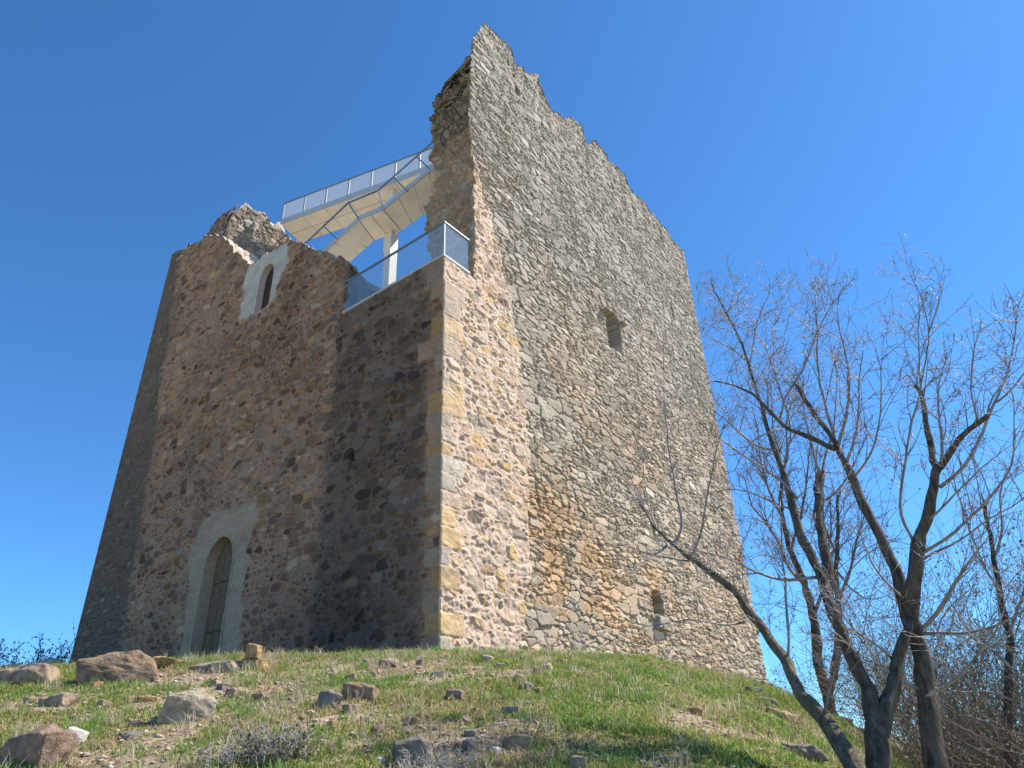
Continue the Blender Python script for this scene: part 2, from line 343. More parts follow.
DOOR_O = [(193, 655), (197, 610), (204, 565), (209, 550), (214.5, 543), (222, 539.5), (229, 543), (232, 552), (231, 580), (228, 620), (223.5, 655)]
PLAS1 = [LL(*p) for p in [(182, 665), (191, 545), (203, 521), (228, 507), (253, 500), (258, 512), (249, 545), (243, 600), (236, 665)]]
PLAS2 = [LL(*p) for p in [(238, 321), (243, 285), (252, 263), (270, 250), (288, 240), (287, 262), (279, 283), (276, 298), (268, 306), (257, 313)]]
def arch(u_l, u_r, z0, zs, za, n=14):
    """outline of an arched opening in (u,z): counter from lower left over the apex to lower right (u_l > u_r)"""
    pts = [(u_l, z0)]; um = (u_l + u_r) / 2; r = (u_l - u_r) / 2
    for t in np.linspace(0, math.pi, n): pts.append((um + r * math.cos(t), zs + (za - zs) * math.sin(t)))
    pts.append((u_r, z0)); return pts
DOOR = arch(8.28, 7.02, 3.3, 6.45, 7.18); WINL = arch(8.0, 7.22, 14.25, 15.45, 15.97)
def skinL(u, z):
    i, e, a, b = masonry(u, z, .36, .215, 201, .55)
    e = e - .004 - .02 * fbm(u * 5, z * 5, 27, 3) * ss(.4, .6, fbm(u, z, 28, 2)) - .012 * (fbm(u * 11, z * 11, 26, 3) - .4)
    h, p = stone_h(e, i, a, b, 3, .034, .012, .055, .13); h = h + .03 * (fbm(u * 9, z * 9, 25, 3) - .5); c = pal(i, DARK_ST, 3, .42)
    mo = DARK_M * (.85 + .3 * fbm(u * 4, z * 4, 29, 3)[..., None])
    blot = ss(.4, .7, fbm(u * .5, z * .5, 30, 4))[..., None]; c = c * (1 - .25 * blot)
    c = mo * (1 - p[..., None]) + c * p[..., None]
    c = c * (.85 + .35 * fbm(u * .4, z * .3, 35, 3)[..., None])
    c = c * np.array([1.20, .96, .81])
    # grey strip on the left end
    i2, e2, a2, b2 = masonry(u, z, .3, .17, 301, .75); hg, pg = stone_h(e2, i2, a2, b2, 4, .045, .03, .03, .05)
    cg = pal(i2, [(.19, .17, .135), (.15, .135, .11), (.225, .20, .155), (.12, .11, .095), (.20, .16, .12)], 4)
    cg = cg * np.array([1.12, .96, .88]); cg = np.array([.16, .125, .095]) * (1 - pg[..., None]) + cg * pg[..., None]
    bd = np.interp(z, [0, 5.2, 9.9, 17.2, 25], [11.9, 12.1, 12.6, 14.0, 14.5]) + .5 * (fbm(u * .8, z * .8, 36, 3) - .5)
    q = ss(-.15, .15, u - bd)[..., None]; c = cg * q + c * (1 - q); h = hg * q[..., 0] + h * (1 - q[..., 0])
    # darker corner block
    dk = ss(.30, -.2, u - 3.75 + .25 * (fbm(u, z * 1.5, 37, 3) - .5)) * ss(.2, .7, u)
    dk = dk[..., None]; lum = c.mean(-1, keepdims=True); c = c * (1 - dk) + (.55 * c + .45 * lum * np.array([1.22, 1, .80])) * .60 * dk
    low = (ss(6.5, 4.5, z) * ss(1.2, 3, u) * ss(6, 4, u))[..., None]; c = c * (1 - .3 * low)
    # joint between corner block and the wall
    h = h + .05 * ss(3.9, 3.5, u) * 0 - .06 * np.exp(-((u - 3.75) / .18) ** 2)
    for PG in (PLAS1, PLAS2):
        jx = .55 * (fbm(u * 2.2, z * 2.2, 38, 4) - .5); jz = .5 * (fbm(u * 2.2 + 9, z * 2.2, 47, 4) - .5)
        m = sum(inpoly(u + jx * k1 + o1, z + jz * k1 + o2, PG).astype(float) for k1, o1, o2 in ((1, 0, 0), (1.3, .05, 0), (.7, -.05, .04), (1.1, 0, -.05), (1.2, .03, .07))) / 5
        m = np.where(m < 1, m * ss(.2, .6, fbm(u * 6, z * 6, 48, 3) + m * .4), 1) * (.80 + .2 * ss(.35, .55, fbm(u * 2, z * 2, 49, 4))); n = fbm(u * 3, z * 6, 39, 4)
        strip = .5 + .5 * np.sin(z * 31 + 3 * n)
        cp = (np.array([.41, .305, .205]) if PG is PLAS1 else np.array([.56, .50, .42])) * (.82 + .3 * n + .05 * strip)[..., None]
        mm_ = m[..., None]; c = cp * mm_ + c * (1 - mm_); h = (.012 * n - .003 * strip) * m + h * (1 - m)
    inq, eq, k, cq = quoin(u, z, 1); pq = ss(.004, .03, eq)
    cq = cq * np.array([.78, .64, .54]) * (.8 + .35 * fbm(u * 5, z * 9, 40, 3))[..., None]
    cq = mo * (1 - pq[..., None]) + cq * pq[..., None]; hq = (pq - 1) * .015
    inq = inq & (z < 12.6); vis = inq & (H(k, 5, 97) > .12); c = np.where(vis[..., None], cq, c); h = np.where(vis, hq, h)
    return c, h + .05 * (fbm(u * .7, z * .7, 41, 3) - .5)
TOP_L = [(172, 255), (178, 249), (190, 245), (203, 237), (212, 234), (222, 234), (226, 238), (230, 246), (240, 257), (246, 263), (256, 262), (263, 256), (272, 250), (284, 243), (290, 240), (298, 243), (306, 243), (312, 248), (322, 250), (332, 254), (341, 258), (345, 263)]
TL = np.array([LL(*p) for p in TOP_L]); TL[0, 0] = 15.1; TL = TL[np.argsort(TL[:, 0])]
def topL(u): return np.interp(u, TL[:, 0], TL[:, 1]) + .16 * (H(np.floor(u / .29), 6, 4) - .5) + .08 * (H(np.floor(u / .1), 7, 4) - .5)
tower = empty('ruined_tower', tuple(W(0, 0, 3.4)), 'tall square medieval stone tower with broken ragged top on the grassy hill', 'tower')
def sheet(U, Z, skin, origin_fn, ndir, opens=(), cut=(), fade=None):
    col, h = skin(U, Z)
    if fade is not None: h = h * fade
    for poly, dep in opens:
        jx = .05 * (fbm(U * 8, Z * 8, 61, 3) - .5)
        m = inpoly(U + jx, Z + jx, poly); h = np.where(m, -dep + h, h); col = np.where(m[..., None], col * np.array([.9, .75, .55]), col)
    P = origin_fn(U, Z) + h[..., None] * ndir
    keep = None
    if cut:
        m = np.zeros(U.shape, bool)
        for poly in cut: m |= inpoly(U, Z, poly)
        keep = ~(m[:-1, :-1] & m[1:, :-1] & m[:-1, 1:] & m[1:, 1:])
    return P, col, keep
def org_R(v, z): return C0 + v[..., None] * DR + z[..., None] * UP
def org_L(u, z): return C0 + u[..., None] * DL + z[..., None] * UP
def joinsheets(name, parts, parent, m=M_STONE):
    Vs, Cs, Fs, off = [], [], [], 0
    for P, c, keep, flip in parts:
        n, k = P.shape[:2]; Vs.append(P.reshape(-1, 3)); Cs.append(c.reshape(-1, 3)); Fs.append(gridfaces(n, k, off, keep, flip)); off += n * k
    return rawmesh(name, np.concatenate(Vs), np.concatenate(Fs), m, parent, cols=np.concatenate(Cs))
ug = lambda a, b, s0, s1: a + (b - a) * (lambda t: (t * s0 + t * t * (s1 - s0) / 2) / (s0 + (s1 - s0) / 2))(np.linspace(0, 1, int((b - a) / ((s0 + s1) / 2)) + 1))
def rubble_top(us, ztop, T, line, inw, zdown, seed, drop=None):
    """top and inner face of a thick broken wall"""
    ts = np.linspace(0, T, 34); zs = np.linspace(0, 1, 40)[1:]
    U, Tt = np.meshgrid(us, ts, indexing='ij'); zt = ztop(U)
    i, e, a, b = masonry(U, Tt + 40, .3, .22, seed, .5); h, p = stone_h(e, i, a, b, 6, .05, .03, .10, .12)
    ramp = ss(0, .25, Tt)
    zt = zt + ramp * (h + .30 * (fbm(U * 1.7, Tt * 1.7, seed + 3, 4) - .5)) - (drop(U, Tt) if drop is not None else 0)
    P1 = line(U, zt) + Tt[..., None] * inw
    c1 = pal(i, [(.40, .33, .26), (.36, .29, .24), (.44, .38, .31), (.30, .26, .22)], 6) * (.8 + .4 * p[..., None])
    U2, S2 = np.meshgrid(us, zs, indexing='ij'); z2 = zt[:, -1:] * (1 - S2) + zdown * S2
    i, e, a, b = masonry(U2, z2, .36, .22, seed + 5, .6); h, p = stone_h(e, i, a, b, 7, .05, .03, .05, .06)
    P2 = line(U2, z2) + (T + h * ss(0, .1, S2))[..., None] * inw; c2 = pal(i, GREY_ST, 7) * (.6 + .4 * p[..., None])
    return np.concatenate([P1, P2], 1), np.concatenate([c1, c2], 1)
# --- right facade
us = ug(0, RX, .017, .030); zs = np.arange(2.2, ZT + .001, .018); zs[-1] = ZT
U, Z = np.meshgrid(us, zs, indexing='ij')
P, c, k = sheet(U, Z, skinR, org_R, -DL, OPEN_R, fade=ss(0, .02, U)); partsR = [(P, c, k, False)]
s = np.linspace(0, 1, len(us)); t = np.arange(0, 1.0001, 1 / 500.)
S, T_ = np.meshgrid(s, t, indexing='ij'); zap = ZT + T_ * 11
u_lo = u0R(zap); U = u_lo + (RX - u_lo) * S * (.7 + .3 * S); Z = ZT + T_ * (topR(U) - ZT)
u_lo = u0R(Z[:1, :] + 0 * Z); U = u_lo + (RX - u_lo) * S * (.7 + .3 * S); bz = baseR(U); Z = ZT + T_ * (bz - ZT) + (topR(U) - bz) * T_ ** 8
fade = ss(0, .03, U - U[:1, :])
P, c, k = sheet(U, Z, skinR, org_R, -DL, OPEN_R, fade=1); partsR.append((P, c, k, False)); edgeP = P[0]; edgeZ = Z[0]
def dropR(U, T):
    return ss(.1, .5, T) * np.interp(U, [1.0, 1.6, 2.4, 4, 16], [.0, 1.2, 1.9, .9, .4])
P, c = rubble_top(U[:, -1], lambda u: topR(u), 1.45, org_R, DL, 12.3, 401, dropR)
P[:, 0] = partsR[1][0][:, -1]; k0 = int(np.argmax(U[:, -1] > 1.75)); partsR.append((P[k0:], c[k0:], None, False))
# --- broken end of the right wall
tz = np.array([(20.45, 0.5), (20.9, 1.0), (20.6, 1.58), (19.85, 1.56), (19.1, 1.71), (18.0, 1.51), (17.6, 1.62), (16.6, 1.4), (15.9, 1.89), (14.8, 1.97), (14.0, 1.75), (12.2, 1.8)])[::-1]
tt = np.linspace(0, 1, 80)
Ze = np.repeat(edgeZ[:, None], len(tt), 1); Te = tt[None, :] * (np.interp(edgeZ, tz[:, 0], tz[:, 1]) + .16 * (H(np.floor(edgeZ / .27), 8, 4) - .5) + .3 * (fbm(edgeZ * 4, edgeZ * 0, 62, 3) - .5))[:, None]
# the inner mass of the wall ends lower than its outer skin
cap = np.interp(Te, [0, .12, .35, .8, 1.05, 1.3, 1.6, 2], [30, 21.6, 20.5, 20.75, 20.8, 20.3, 19.8, 19.0]) + .5 * (fbm(Te * 3, Te * 0 + 2, 64, 3) - .5) + .25 * (H(np.floor(Te / .2), 14, 4) - .5)
over = np.maximum(Ze - cap, 0); Ze = np.minimum(Ze, cap) + .12 * over
i, e, a_, b_ = masonry(Te + 9, Ze, .36, .24, 411, .6); h, p = stone_h(e, i, a_, b_, 8, .07, .03, .12, .16)
bul = (h + .38 * (fbm(Te * 1.3, Ze * 1.1, 63, 4) - .5) + .14 * (fbm(Te * 5, Ze * 5, 65, 3) - .5)) * ss(0, .18, Te) - .1 * ss(.0, .5, Te)
Pe = edgeP[:, None, :] * 1.0; Pe = np.repeat(Pe, len(tt), 1); Pe[..., 2] = Ze
Pe = Pe + Te[..., None] * DL - (bul * ss(.6, 0, over) - .75 * over * ss(.05, .3, Te))[..., None] * DR
ret = Pe[:, -1:, :] + (np.linspace(0, 1, 14)[None, 1:, None]) * (DR * 1.3 + DL * -.12) ; nr = .12 * (fbm(ret[..., 2] * 3, np.arange(13)[None, :] * .4 + 0 * ret[..., 2], 96, 3) - .5); ret = ret + nr[..., None] * DL
q = ss(17.0, 18.2, Ze + .8 * (fbm(Te * 2, Ze * 2, 66, 3) - .5))[..., None]
ce = pal(i, PINK_ST, 8) * .8 * (1 - q) + pal(i, [(.29, .24, .17), (.24, .195, .145), (.33, .27, .19), (.20, .17, .13)], 8) * q
ce = ce * (.75 + .25 * p[..., None]); mm = PINK_M * .75 * (1 - q) + np.array([.15, .13, .1]) * q; ce = mm * (1 - p[..., None]) * .9 + ce * p[..., None]
partsR.append((Pe, ce, None, True)); partsR.append((np.concatenate([Pe[:, -1:], ret], 1), np.repeat(ce[:, -1:], 14, 1), None, True))
joinsheets('right_wall', partsR, tower)
# --- left facade
us = ug(0, LX, .018, .030); U, Z = np.meshgrid(us, zs, indexing='ij')
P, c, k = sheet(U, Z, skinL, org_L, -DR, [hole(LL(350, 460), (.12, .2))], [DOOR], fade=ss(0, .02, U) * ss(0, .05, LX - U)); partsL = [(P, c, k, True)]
us2 = ug(3.6, LX, .025, .038); t = np.linspace(0, 1, 330); U, T_ = np.meshgrid(us2, t, indexing='ij'); bz = np.convolve(np.pad(topL(us2), 30, mode='edge'), np.ones(61) / 61, 'valid')[:, None]; Z = ZT + T_ * (bz - ZT) + (topL(U) - bz) * T_ ** 8
U = U + .12 * (fbm(Z * 1.3, Z * 0, 67, 3) - .5) * ss(4.2, 3.6, U) * ss(0, .08, T_)
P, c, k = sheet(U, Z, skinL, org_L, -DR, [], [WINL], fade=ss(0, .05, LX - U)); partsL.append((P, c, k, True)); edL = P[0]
def dropL(U, T): return ss(.1, .9, T) * .45 * np.interp(U, [3.6, 4.2, 6, 15], [.8, .5, .35, .2])
P, c = rubble_top(U[:, -1], topL, 1.5, org_L, DR, 12.3, 421, dropL); P[:, 0] = partsL[1][0][:, -1]; endz = P[0, :34, 2]; partsL.append((P, c, None, True))
tt = np.linspace(0, 1.5, 34); Te = np.repeat(tt[None, :], len(t), 0); Ze = ZT + (edL[:, 2:3] - ZT) / (edL[-1, 2] - ZT) * (endz[None, :] - ZT)
i, e, a_, b_ = masonry(Te + 20, Ze, .32, .22, 431, .5); h, p = stone_h(e, i, a_, b_, 8, .05, .04, .08, .1); bul = h * ss(0, .12, Te)
Pe = np.repeat(edL[:, None, :], len(tt), 1); Pe[..., 2] = Ze; Pe = Pe + Te[..., None] * DR - bul[..., None] * DL
partsL.append((Pe, (pal(i, DARK_ST, 8) * .9) * (.7 + .3 * p[..., None]), None, False))
joinsheets('left_wall', partsL, tower)
# --- left side wall (its inner face and broken end show above the facade), back wall
TSP = [(0, 19.9), (.8, 19.4), (1.15, 21.2), (1.3, 22.3), (1.6, 23.0), (1.85, 23.5), (2.4, 23.35), (2.7, 23.6), (3.2, 23.3), (3.6, 23.5), (4.3, 22.9), (6, 22.8), (9, 22.4), (12, 22.6), (16, 22.3)]
TS = np.array(TSP)
def topS(v): return np.interp(v, TS[:, 0], TS[:, 1]) + .22 * (H(np.floor(v / .28), 9, 4) - .5)
def org_S(v, z): return C0 + DL * LX + v[..., None] * DR + z[..., None] * UP
def skinS(v, z):
    i, e, a, b = masonry(v, z, .38, .2, 501, .7); h, p = stone_h(e, i, a, b, 9, .05, .03, .04, .05)
    c = pal(i, GREY_ST, 9); return GREY_M * (1 - p[..., None]) + c * p[..., None], h
vs = ug(0, RX, .05, .07); t = np.linspace(0, 1, 360); V_, T_ = np.meshgrid(vs, t, indexing='ij'); Z = .3 + T_ * (topS(V_) - .3)
P, c, k = sheet(V_, Z, skinS, org_S, DL, fade=ss(0, .05, V_)); ps = [(P, c, None, True)]
P, c = rubble_top(vs, topS, 1.55, org_S, -DL, 12.3, 441)
# finer inner face
vs2 = np.arange(.75, 6, .03); V2, T2 = np.meshgrid(vs2, np.linspace(0, 1, 200), indexing='ij'); Z2 = 17 + T2 * (topS(V2) - .1 - 17)
i, e, a_, b_ = masonry(V2, Z2, .42, .20, 451, .45); h, p = stone_h(e, i, a_, b_, 9, .05, .03, .05, .06)
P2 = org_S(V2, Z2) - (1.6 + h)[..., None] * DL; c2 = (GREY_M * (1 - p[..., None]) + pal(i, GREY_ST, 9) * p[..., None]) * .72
ps += [(P, c, None, True), (P2, c2, None, False)]
joinsheets('left_side_wall', ps, tower)
# ragged lump: broken end of that wall
def skinE(x, z):
    i, e, a, b = masonry(x, z, .3, .2, 461, .5); h, p = stone_h(e, i, a, b, 9, .08, .05, .14, .16)
    return (pal(i, [(.36, .26, .21), (.30, .22, .18), (.42, .32, .25), (.26, .21, .18)], 9) * .75 * (.7 + .3 * p[..., None])), h + .3 * (fbm(x * 2, z * 2, 68, 3) - .5)
xs = np.linspace(-.05, 1.62, 60); X_, T_ = np.meshgrid(xs, np.linspace(0, 1, 190), indexing='ij'); Zz = 17 + T_ * (topS(X_ * 0 + 1.75) - 17.2 - .9 * ss(.9, .2, X_) + .3 * fbm(X_ * 4, X_ * 0, 69, 2))
cc, hh = skinE(X_, Zz); lean = np.interp(Zz, [17, 21.2, 22.4, 23.4], [1.0, 1.1, 1.15, 1.55])
PE = C0 + DL * LX - X_[..., None] * DL + (lean - hh * ss(0, .2, 1.62 - X_))[..., None] * DR + Zz[..., None] * UP
def org_B(u, z): return C0 + DR * (RX - .12) + u[..., None] * DL + z[..., None] * UP
joinsheets('broken_wall_end', [(PE, cc, None, True)], tower)
ub = np.arange(.1, LX + .01, .08); U, T_ = np.meshgrid(ub, np.linspace(0, 1, 220), indexing='ij')
topB = lambda u: np.interp(u, [0, .5, 1.2, 2.5, 5, 10, 13.5, 15.1], [22.4, 22.2, 17.5, 15.5, 14.5, 15, 16, 22.2]) + .3 * (H(np.floor(u / .3), 10, 4) - .5)
Z = .3 + T_ * (topB(U) - .3); P, c, k = sheet(U, Z, skinS, org_B, DR, fade=ss(0, .05, U) * ss(0, .05, LX - U))
P2, c2 = rubble_top(ub, topB, 1.4, org_B, -DR, 12.3, 471)
joinsheets('back_wall', [(P, c, None, False), (P2, c2, None, False)], tower)
# --- door with plaster surround
def arch_surround(name, outline, depth, flange, proud, m):
    # smooth splayed reveal plus a narrow flange on the facade
    n = len(outline); um = sum(p[0] for p in outline) / n; zm = min(p[1] for p in outline)
    mb = MB(); A = [W(u, -proud, z) for u, z in outline]; B = [W(u + (um - u) * .12, depth, z) for u, z in outline]
    Cc = []
    for (u, z) in outline:
        dx, dz = (u - um), max(z - (zm + (outline[1][1] - zm)), 0); l = math.hypot(dx, dz) or 1; Cc.append(W(u + dx / l * flange, -proud * .9, z + dz / l * flange))
    D = [p + DR * .06 for p in Cc]; Vv = A + B + Cc + D; Fc = []
    for i in range(n - 1):
        Fc += [(i, i + 1, n + i + 1, n + i), (2 * n + i, 2 * n + i + 1, i + 1, i), (3 * n + i, 3 * n + i + 1, 2 * n + i + 1, 2 * n + i)]
    mb.add(Vv, Fc); return mb.build(name, m, tower)
M_PL1 = mat('door_plaster', base=(.41, .305, .205), rough=.9, noise=(6, .8, 1.15), bump=(25, .4, .01))
arch_surround('door_surround', DOOR, .34, .05, .014, M_PL1)
arch_surround('window_surround', WINL, .27, .05, .014, M_PLASTER)
M_WOOD = mat('weathered_wood', base=(.17, .115, .07), rough=.85, noise=(12, .6, 1.5), bump=(40, .6, .01))
M_WOOD2 = mat('dark_wood', base=(.06, .035, .022), rough=.85, noise=(12, .6, 1.5), bump=(40, .6, .01))
def leaf(name, outline, depth, m, bands, planks):
    um = sum(p[0] for p in outline) / len(outline); sh = [(u + (um - u) * .08, z) for u, z in outline]
    mb = MB(); mb.prism([W(u, depth, z) for u, z in sh], DR * .06); o = mb.build(name, m, tower)
    ua = max(p[0] for p in sh) - .1; ub_ = min(p[0] for p in sh) + .1; mb = MB()
    zb = min(p[1] for p in sh)
    for z in bands: mb.bar(W(ua, depth - .012, z), W(ub_, depth - .012, z), .025, .035)
    for k in range(1, planks):
        uu = ua + (ub_ - ua) * k / planks; mb.bar(W(uu, depth - .003, zb + .05), W(uu, depth - .003, max(p[1] for p in sh) - .35), .010, .010, DR)
    mb.build(name + '_batten', mat('batten_wood', base=(.12, .08, .05), rough=.9, noise=(12, .6, 1.5)), o); return o
leaf('door', DOOR, .26, M_WOOD, [4.9, 6.1], 3)
leaf('shutter', WINL, .19, M_WOOD2, [14.8], 3)
# --- imposts and sill of the window in the right wall
zi = 14.66
for a1, b1 in ((7.46, 7.76), (8.50, 8.80)):
    mb = MB(); mb.bar(W(-.03, a1, zi), W(-.03, b1, zi), .07, .24, -DL); mb.build('impost', rockmat((.34, .30, .24)), tower)

# --- terrace slab with pale edge
mb = MB(); mb.prism([W(u, v, 12.0) for u, v in ((.12, .12), (LX - .3, .12), (LX - .3, RX - .3), (.12, RX - .3))], UP * .2); mb.build('terrace_floor', M_WHITE, tower)
mb = MB()
mb.bar(W(3.58, .05, ZT + .03), W(-.03, .05, ZT + .03), .16, .06); mb.bar(W(.05, .13, ZT + .03), W(.05, .9, ZT + .03), .16, .06)
mb.build('terrace_coping', M_WHITE, tower)
# --- glass balustrade
rail = empty('glass_balustrade', tuple(W(0, 0, ZT + .06)), 'clear glass balustrade with thin dark handrail on the terrace corner', 'balustrade')
ZG = 13.32
for (a1, b1) in (((3.62, .06), (2.55, .06)), ((2.52, .06), (1.3, .06)), ((1.27, .06), (.05, .06))):
    mb = MB(); mb.prism([W(*a1, ZT + .06), W(*b1, ZT + .06), W(*b1, ZG), W(*a1, ZG)], DR * .016); mb.build('glass_pane', M_GLASS, rail)
mb = MB(); mb.prism([W(.05, .09, ZT + .06), W(.05, .92, ZT + .06), W(.05, .92, ZG), W(.05, .09, ZG)], DL * .016); mb.build('glass_pane', M_GLASS, rail)
mb = MB(); mb.bar(W(3.72, .07, ZG + .015), W(.02, .07, ZG + .015), .05, .04); mb.bar(W(.05, .07, ZG + .015), W(.05, .95, ZG + .015), .05, .04); mb.build('handrail', M_STEEL, rail)
mb = MB(); mb.bar(W(.05, .07, ZT + .05), W(.05, .07, ZG), .025, .025, DR); mb.build('corner_joint', M_EDGE, rail)
# --- stairs and lookout walkway
z8 = lambda x, y: (270 + x / 4.8, 130 + y / 4.8)
ZW = 22.8; ZL = 19.5
stair = empty('lookout_staircase', tuple(W(6.8, 4.0, 12.2)), 'cream and steel staircase with upper walkway rising inside the tower', 'staircase')
A = at(*z8(75, 445), z=ZW); B = at(*z8(800, 180), z=ZW); Fa = at(*z8(190, 525), z=ZW); across = Fa - A; wdir = (B - A) / np.linalg.norm(B - A); perp = np.array([-wdir[1], wdir[0], 0]);
if perp @ DR < 0: perp = -perp
A = A + wdir * -.25; B = B + wdir * 1.5
mb = MB(); mb.prism([A, B, B + perp * 1.35, A + perp * 1.35], UP * .22); mb.build('walkway', M_CREAM, stair)
mb = MB(); mb.bar(A - perp * .03 + UP * .11, B - perp * .03 + UP * .11, .05, .26); mb.build('walkway_edge', M_EDGE, stair)
n = int(np.linalg.norm(B - A) / 1.12); RH = 1.2
for side, off in ((0, 0.0), (1, 1.33)):
    fr = MB(); a1 = A + perp * off + UP * .22; b1 = B + perp * off + UP * .22
    fr.bar(a1 + UP * (RH - .22), b1 + UP * (RH - .22), .05, .05); fr.bar(a1 + UP * .03, b1 + UP * .03, .04, .04)
    for k in range(n + 1):
        p = a1 + (b1 - a1) * k / n; fr.bar(p, p + UP * (RH - .22), .05, .05)
    fo = fr.build('railing', M_STEEL, stair)
    if side == 0:
        for k in range(n):
            p = a1 + (b1 - a1) * (k + .04) / n; q = a1 + (b1 - a1) * (k + .96) / n
            mb = MB(); mb.prism([p + UP * .07, q + UP * .07, q + UP * (RH - .27), p + UP * (RH - .27)], perp * .01); mb.build('railing_panel', M_PANEL, fo)
A1 = at(*z8(430, 435), z=ZL); A2 = at(*z8(545, 385), z=ZL); F1_ = at(*z8(500, 530), z=ZL); F2_ = at(*z8(630, 485), z=ZL)
nd = A2 - A1; nN = np.array([-nd[1], nd[0], 0]); nN /= np.linalg.norm(nN); fd = F2_ - F1_; fN = np.array([-fd[1], fd[0], 0])
A0 = at(*z8(255, 597), plane=(A1, nN)); A3 = at(*z8(840, 145), plane=(A1, nN)); F0 = at(*z8(385, 634), plane=(F1_, fN)); F3 = at(*z8(840, 330), plane=(F1_, fN))
def slab(name, pts, th, m): mb = MB(); mb.prism(pts, UP * th); return mb.build(name, m, stair)
slab('stair_flight', [A0, A1, F1_, F0], .2, M_CREAM); slab('landing', [A1, A2, F2_, F1_], .2, M_CREAM); slab('stair_flight', [A2, A3, F3, F2_], .2, M_CREAM)
mb = MB()
for (p0, p1, q0, q1, nseg) in ((A0, A1, F0, F1_, 3), (A1, A2, F1_, F2_, 2), (A2, A3, F2_, F3, 4)):
    for k in range(0, nseg + 1):
        t_ = k / nseg; a1 = p0 + (p1 - p0) * t_ - UP * .003; b1 = q0 + (q1 - q0) * t_ - UP * .003; mb.bar(a1 * .98 + b1 * .02, b1, .018, .012)
for k in range(1, 8):
    a1 = A + (B - A) * k / 8 - UP * .002; mb.bar(a1 + perp * .02, a1 + perp * 1.33, .015, .010)
mb.bar(A + perp * .68 - UP * .004, B + perp * .68 - UP * .004, .015, .010)
sj = mb.build('panel_joint', mat('joint_sealant', base=(.30, .28, .24), rough=.8), stair); mb = MB(); o_ = -nN * .03 * np.sign(nN @ DR) + UP * .09
for p, q in ((A0, A1), (A1, A2), (A2, A3)): mb.bar(p + o_, q + o_, .05, .2)
mb.build('stringer', M_EDGE, stair)
onp = lambda x, y: at(*z8(x, y), plane=(A1 + o_, nN))
mb = MB(); rp = [onp(*p) for p in ((165, 548), (190, 525), (375, 350), (520, 290), (700, 130), (840, 8))]
for p, q in zip(rp[:-1], rp[1:]): mb.bar(p, q, .05, .05)
for a1, b1 in (((260, 465), (325, 525)), ((375, 350), (430, 430)), ((595, 230), (660, 295)), ((705, 130), (770, 190))): mb.bar(onp(*a1), onp(*b1), .06, .05)
sr = mb.build('stair_handrail', M_STEEL, stair)
mb = MB(); mb.bar(onp(520, 290), onp(545, 385), .05, .05); mb.build('handrail_post', M_WHITE, sr)
ctop = at(*z8(585, 500), z=ZL); mb = MB(); base = ctop * [1, 1, 0] + UP * 12.2; mb.bar(base, ctop, .34, .34, DR); mb.build('column', M_CREAM, stair)
c2_ = at(*z8(590, 300), z=ZW); mb = MB(); mb.bar(c2_ * [1, 1, 0] + UP * (ZL + .2), c2_, .34, .34, DR); mb.build('column', M_CREAM, stair)
# ------------------------------------------------------------------ rocks
def make_rock(name, w, d, h, seed, m, tilt=0, rough=.03, npts=16, flat=.5):
    r = random.Random(seed); bm = bmesh.new()
    sk = r.uniform(-.35, .35)
    for X_s in (-1, 1):
        for Y_s in (-1, 1):
            for Z_s in (-1, 1):
                q = [X_s * r.uniform(.55, 1), Y_s * r.uniform(.5, 1), Z_s * (r.uniform(.45, 1) if Z_s > 0 else 1)]
                bm.verts.new((w / 2 * (q[0] + sk * q[2] * .6), d / 2 * q[1], h / 2 * q[2] + h * .12))
    for k in range(4):
        th = r.uniform(0, 2 * math.pi); bm.verts.new((w / 2 * 1.0 * math.cos(th), d / 2 * math.sin(th), h / 2 * r.uniform(-.6, .8) + h * .12))
    bm.verts.new((w * r.uniform(-.25, .25), 0, h * .66))
    bmesh.ops.convex_hull(bm, input=bm.verts[:]); bmesh.ops.delete(bm, geom=[v for v in bm.verts if not v.link_faces], context='VERTS')
    bmesh.ops.bevel(bm, geom=bm.edges[:], offset=min(w, h) * .035, segments=1, affect='EDGES', clamp_overlap=True)
    bmesh.ops.triangulate(bm, faces=bm.faces[:])
    for _ in range(3 if w > .25 else 2): bmesh.ops.subdivide_edges(bm, edges=bm.edges[:], cuts=1, use_grid_fill=True)
    from mathutils import noise
    for v in bm.verts:
        n = noise.fractal(v.co * (2.2 / max(w, .2)) + Vector((seed, 0, 0)), .9, 2.2, 5); n2 = noise.noise(v.co * 14 + Vector((seed, 3, 0)))
        rg = 1 - abs(noise.noise(v.co * (3.5 / max(w, .2)) + Vector((9, seed, 0)))) * 2; v.co += v.co.normalized() * (n * rough * w * 1.1 + rg * .035 * w + n2 * .014 * min(1, w * 2))
    bmesh.ops.rotate(bm, verts=bm.verts[:], matrix=Matrix.Rotation(tilt * .5, 3, 'Y'))
    me = bpy.data.meshes.new(name); bm.to_mesh(me); bm.free(); me.materials.append(m)
    return me
BR = (.30, .21, .14); PALE = (.44, .37, .27); OCH = (.42, .28, .14); GREYR = (.27, .24, .20); PINKR = (.33, .23, .17); TAN = (.37, .28, .20); WHT = (.68, .63, .55)
